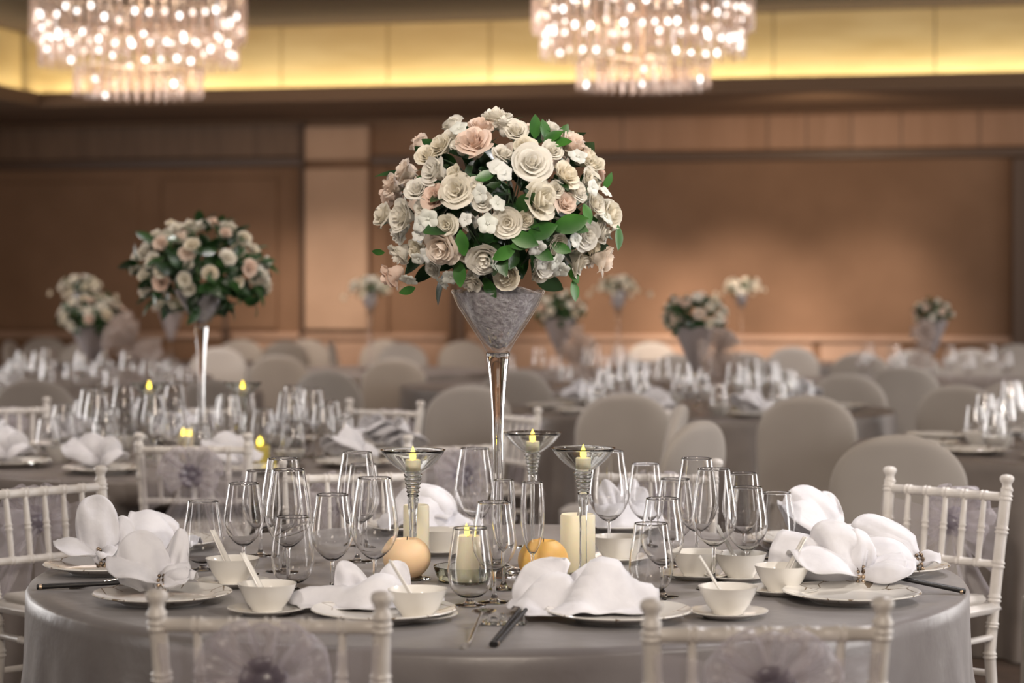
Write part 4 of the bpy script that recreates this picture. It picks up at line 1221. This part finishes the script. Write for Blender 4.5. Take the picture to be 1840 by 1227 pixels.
# ------------------------------------------------------------------ chandeliers
def make_chandelier():
    root = empty('crystal_chandelier', (0, 0, 0), 0, 'chandelier', 'chandelier')
    q = random.Random(5)
    # (ring radius, top height, drop length, count, crystal width)
    tiers = [(.44, .21, .20, 40, .034), (.30, .15, .14, 24, .034), (.68, .43, .22, 60, .036), (.735, .72, .34, 64, .042), (.60, .42, .18, 44, .032), (.735, 1.04, .34, 64, .042), (.70, .55, .16, 56, .03)]
    def prism(mb, L, w, Mx):
        mb.lathe([(0, 0), (w * .5, -L * .06), (w * .5, -L * .86), (0, -L)], 6, Mx @ Matrix.Diagonal((1, .45, 1, 1)))
    base = [MB() for _ in tiers]; mes = []
    for b, (r, top, L, n, w) in zip(base, tiers):
        prism(b, L, w, Matrix.Identity(4)); mes.append(b.mesh('crystal', M['crystal'], 20))
    rest = MB(); cnt = 0
    for ti, (r, top, L, n, w) in enumerate(tiers):
        for i in range(n):
            a = 2 * pi * i / n + ti * .03
            spin = a + pi / 2 + q.uniform(-.5, .5)
            faces = sin(a) < .1
            if faces and ti in (0, 2, 3) and cnt < 100:
                link('crystal', mes[ti], root, (r * cos(a), r * sin(a), top), (q.uniform(-.05, .05), q.uniform(-.05, .05), spin)); cnt += 1
            else:
                prism(rest, L, w, Matrix.Translation((r * cos(a), r * sin(a), top)) @ Matrix.Rotation(spin, 4, 'Z'))
    o = rest.build('crystals', M['crystal'], root, sharp=20); o['kind'] = 'stuff'
    for r, z in ((.44, .21), (.30, .15), (.68, .435), (.735, .725), (.735, 1.045)):
        mb = MB(); mb.tube([(r * cos(2 * pi * i / 40), r * sin(2 * pi * i / 40), z) for i in range(41)], .008, 6, False)
        mb.build('ring', M['brass'], root, sharp=60)
    mb = MB(); mb.tube([(0, 0, .15), (0, 0, 1.2)], .02, 10)
    for i in range(8):
        a = 2 * pi * i / 8
        for r, z in ((.44, .21), (.68, .435), (.735, .725), (.735, 1.045)): mb.tube([(0, 0, z), (r * cos(a), r * sin(a), z)], .006, 6)
    mb.build('frame', M['brass'], root, sharp=60)
    bm_ = MB().ball((0, 0, 0), .015, 10, 8, (1, 1, 1.4)).mesh('bulb', M['bulb'], 0)
    for r, z, n in ((.70, .52, 44), (.66, .36, 36), (.38, .09, 4)):
        for i in range(n):
            a = 2 * pi * i / n + z * 7
            link('bulb', bm_, root, (r * cos(a), r * sin(a), z + q.uniform(-.06, .06)))
    return root
chd = Proto(make_chandelier())
p = P(250, 178, 15.0); chd.put(p, .2, 'crystal chandelier at upper left', 'tiered crystal chandeliers')
p = P(1155, 165, 14.42); chd.put(p, .9, 'crystal chandelier at upper right of centre', 'tiered crystal chandeliers')

# ------------------------------------------------------------------ lights of the room and added fills
def area(name, loc, target, size, power, col=(1, 1, 1), sy=None, spread=180):
    l = bpy.data.lights.new(name, 'AREA'); l.energy = power; l.color = col; l.size = size; l.spread = R(spread)
    if sy: l.shape = 'RECTANGLE'; l.size_y = sy
    o = bpy.data.objects.new(name, l); COL.objects.link(o); o.location = loc
    d = Vector(target) - Vector(loc)
    o.rotation_euler = d.to_track_quat('-Z', 'Y').to_euler()
    return o
def spot(name, loc, target, power, col, ang=60, blend=.6, r=.06):
    l = bpy.data.lights.new(name, 'SPOT'); l.energy = power; l.color = col; l.spot_size = R(ang); l.spot_blend = blend; l.shadow_soft_size = r
    o = bpy.data.objects.new(name, l); COL.objects.link(o); o.location = loc
    d = Vector(target) - Vector(loc); o.rotation_euler = d.to_track_quat('-Z', 'Y').to_euler()
    return o
WARM = (1, .80, .62); NEU = (1, .93, .90)
# downlights over the front table
WHT = (1, .955, .975)
spot('downlight', (2.0, 6.3, 3.5), (.35, 5.0, .8), 200, WHT, 62, .6, .10)
spot('downlight', (-1.5, 5.9, 3.5), (-.3, 5.1, .9), 25, WHT, 62, .6, .10)
spot('downlight', (-1.2, 1.6, 3.5), (-.05, 5.1, 1.6), 330, (1, .90, .80), 40, .8, .15)
spot('downlight', (2.2, 2.6, 3.5), (.15, 5.1, 1.5), 250, (1, .93, .86), 48, .8, .15)
area('ceiling_fill', (0, -.6, 3.5), (0, 4.0, .8), 1.2, 130, (1, .86, .72))  # added soft fill from behind the camera, for the chair backs
# added fill panels along the side walls, for streaks on the glasses
def side_fill(side, Y, w, h, power, col=(1, .96, .94)):
    a = A1 - .06 if side > 0 else A0 + .06
    X = (a + Y * RS) / RC
    p = Vector((X, Y, .25 + h / 2)); n = Vector((RC, -RS, 0)) * -side
    area('side_fill', p, p + n, w, power, col, h)
side_fill(1, 10.5, 2.4, 2.8, 190)
side_fill(1, 4.0, 1.1, 2.8, 170)
side_fill(1, 16.0, 2.2, 2.8, 80)
side_fill(-1, 12.7, 3.4, 2.8, 200)
side_fill(-1, 3.0, 1.5, 2.8, 75)
side_fill(-1, 17.0, 1.6, 2.8, 50)
# downlights over the room
for x, z, w in ((-3.2, 8.4, 120), (-.9, 9.4, 110), (2.6, 9.0, 40), (1.0, 11.6, 70), (-3.2, 13.2, 90), (0, 14.6, 110), (3.4, 14.4, 120), (-2.6, 17.2, 200), (-.6, 17.6, 200), (2.2, 17.4, 200), (4.0, 17.2, 130)):
    spot('downlight', (x, z, 3.55), (x, z, 0), w, NEU, 95, .8, .08)
area('ceiling_fill', (-2.0, 6.5, 3.7), (-1.2, 10.5, .9), 1.2, 50, (1, .86, .74))  # added soft fill over the left middle tables
area('ceiling_fill', (2.0, 7.5, 3.7), (1.4, 11.5, .9), 1.2, 45, (1, .84, .70))  # added soft fill, right-hand side
area('ceiling_fill', (-.5, 11.0, 3.7), (-1.0, 20.5, 2.5), 2.5, 40, (1, .72, .48), 1.0, 80)  # added fill brightening the upper back wall
area('ceiling_fill', (-3.0, 11.0, 3.7), (-3.6, 20.5, 2.6), 2.0, 8, (1, .72, .48), 1.0, 80)  # the same added fill for the wall's left part
# wall washers throwing light low on the back wall
for px, hh, w, an in ((470, .8, 200, 36), (610, 1.0, 270, 34), (1130, .7, 620, 34), (1330, .7, 680, 36), (1560, .7, 480, 36), (760, .8, 160, 36), (60, .8, 60, 40)):
    a = room_a(px, WB)
    spot('wall_washer', room_pt(a, WB - 3.2, 3.5), room_pt(a, WB, hh), w, (1, .82, .68), an, .9, .08)
spot('frieze_fill', room_pt(-1.6, WB - 2.2, 2.5), room_pt(-1.6, WB, 2.9), 45, (1, .74, .5), 110, .9, .1)  # added fill hung in mid-air to brighten the frieze
# cove light strips behind the lip
L_ = A1 - SA
area('cove_strip', room_pt((SA + A1) / 2, SB + .15, SH + .085), room_pt((SA + A1) / 2, SB + .30, 3.6), .10, 50, (1, .90, .66), None)
cv = bpy.data.objects[-1] if False else None
for o in list(COL.objects):
    if o.name.startswith('cove_strip'):
        o.data.shape = 'RECTANGLE'; o.data.size = L_; o.data.size_y = .06
        o.rotation_euler = (pi - R(18), 0, -ROT)
area('cove_strip_side', room_pt(SA - .16, 9, SH + .085), room_pt(SA - .16, 9, 4), 20, 55, (1, .90, .66), .06)
for o in list(COL.objects):
    if o.name.startswith('cove_strip_side'): o.rotation_euler = (pi, 0, -ROT + pi / 2)
# chandelier glow
for px, z in ((250, 15.0), (1155, 14.42)):
    p = P(px, 120, z)
    l = bpy.data.lights.new('chandelier_glow', 'POINT'); l.energy = 13; l.color = (1, .88, .80); l.shadow_soft_size = .3
    o = bpy.data.objects.new('chandelier_glow', l); COL.objects.link(o); o.location = p
w = bpy.data.worlds.new('room_light'); S.world = w; w.use_nodes = True
w.node_tree.nodes['Background'].inputs['Color'].default_value = (1, .84, .72, 1)
w.node_tree.nodes['Background'].inputs['Strength'].default_value = .12

S.view_settings.view_transform = 'Standard'; S.view_settings.look = 'None'
S.view_settings.exposure = 0.08; S.view_settings.gamma = 1
S.cycles.max_bounces = 32; S.cycles.transmission_bounces = 28; S.cycles.transparent_max_bounces = 64
S.cycles.diffuse_bounces = 3; S.cycles.glossy_bounces = 5
S.cycles.sample_clamp_indirect = 4; S.cycles.sample_clamp_direct = 0
S.cycles.caustics_reflective = False
S.cycles.blur_glossy = .5
S.cycles.use_denoising = True
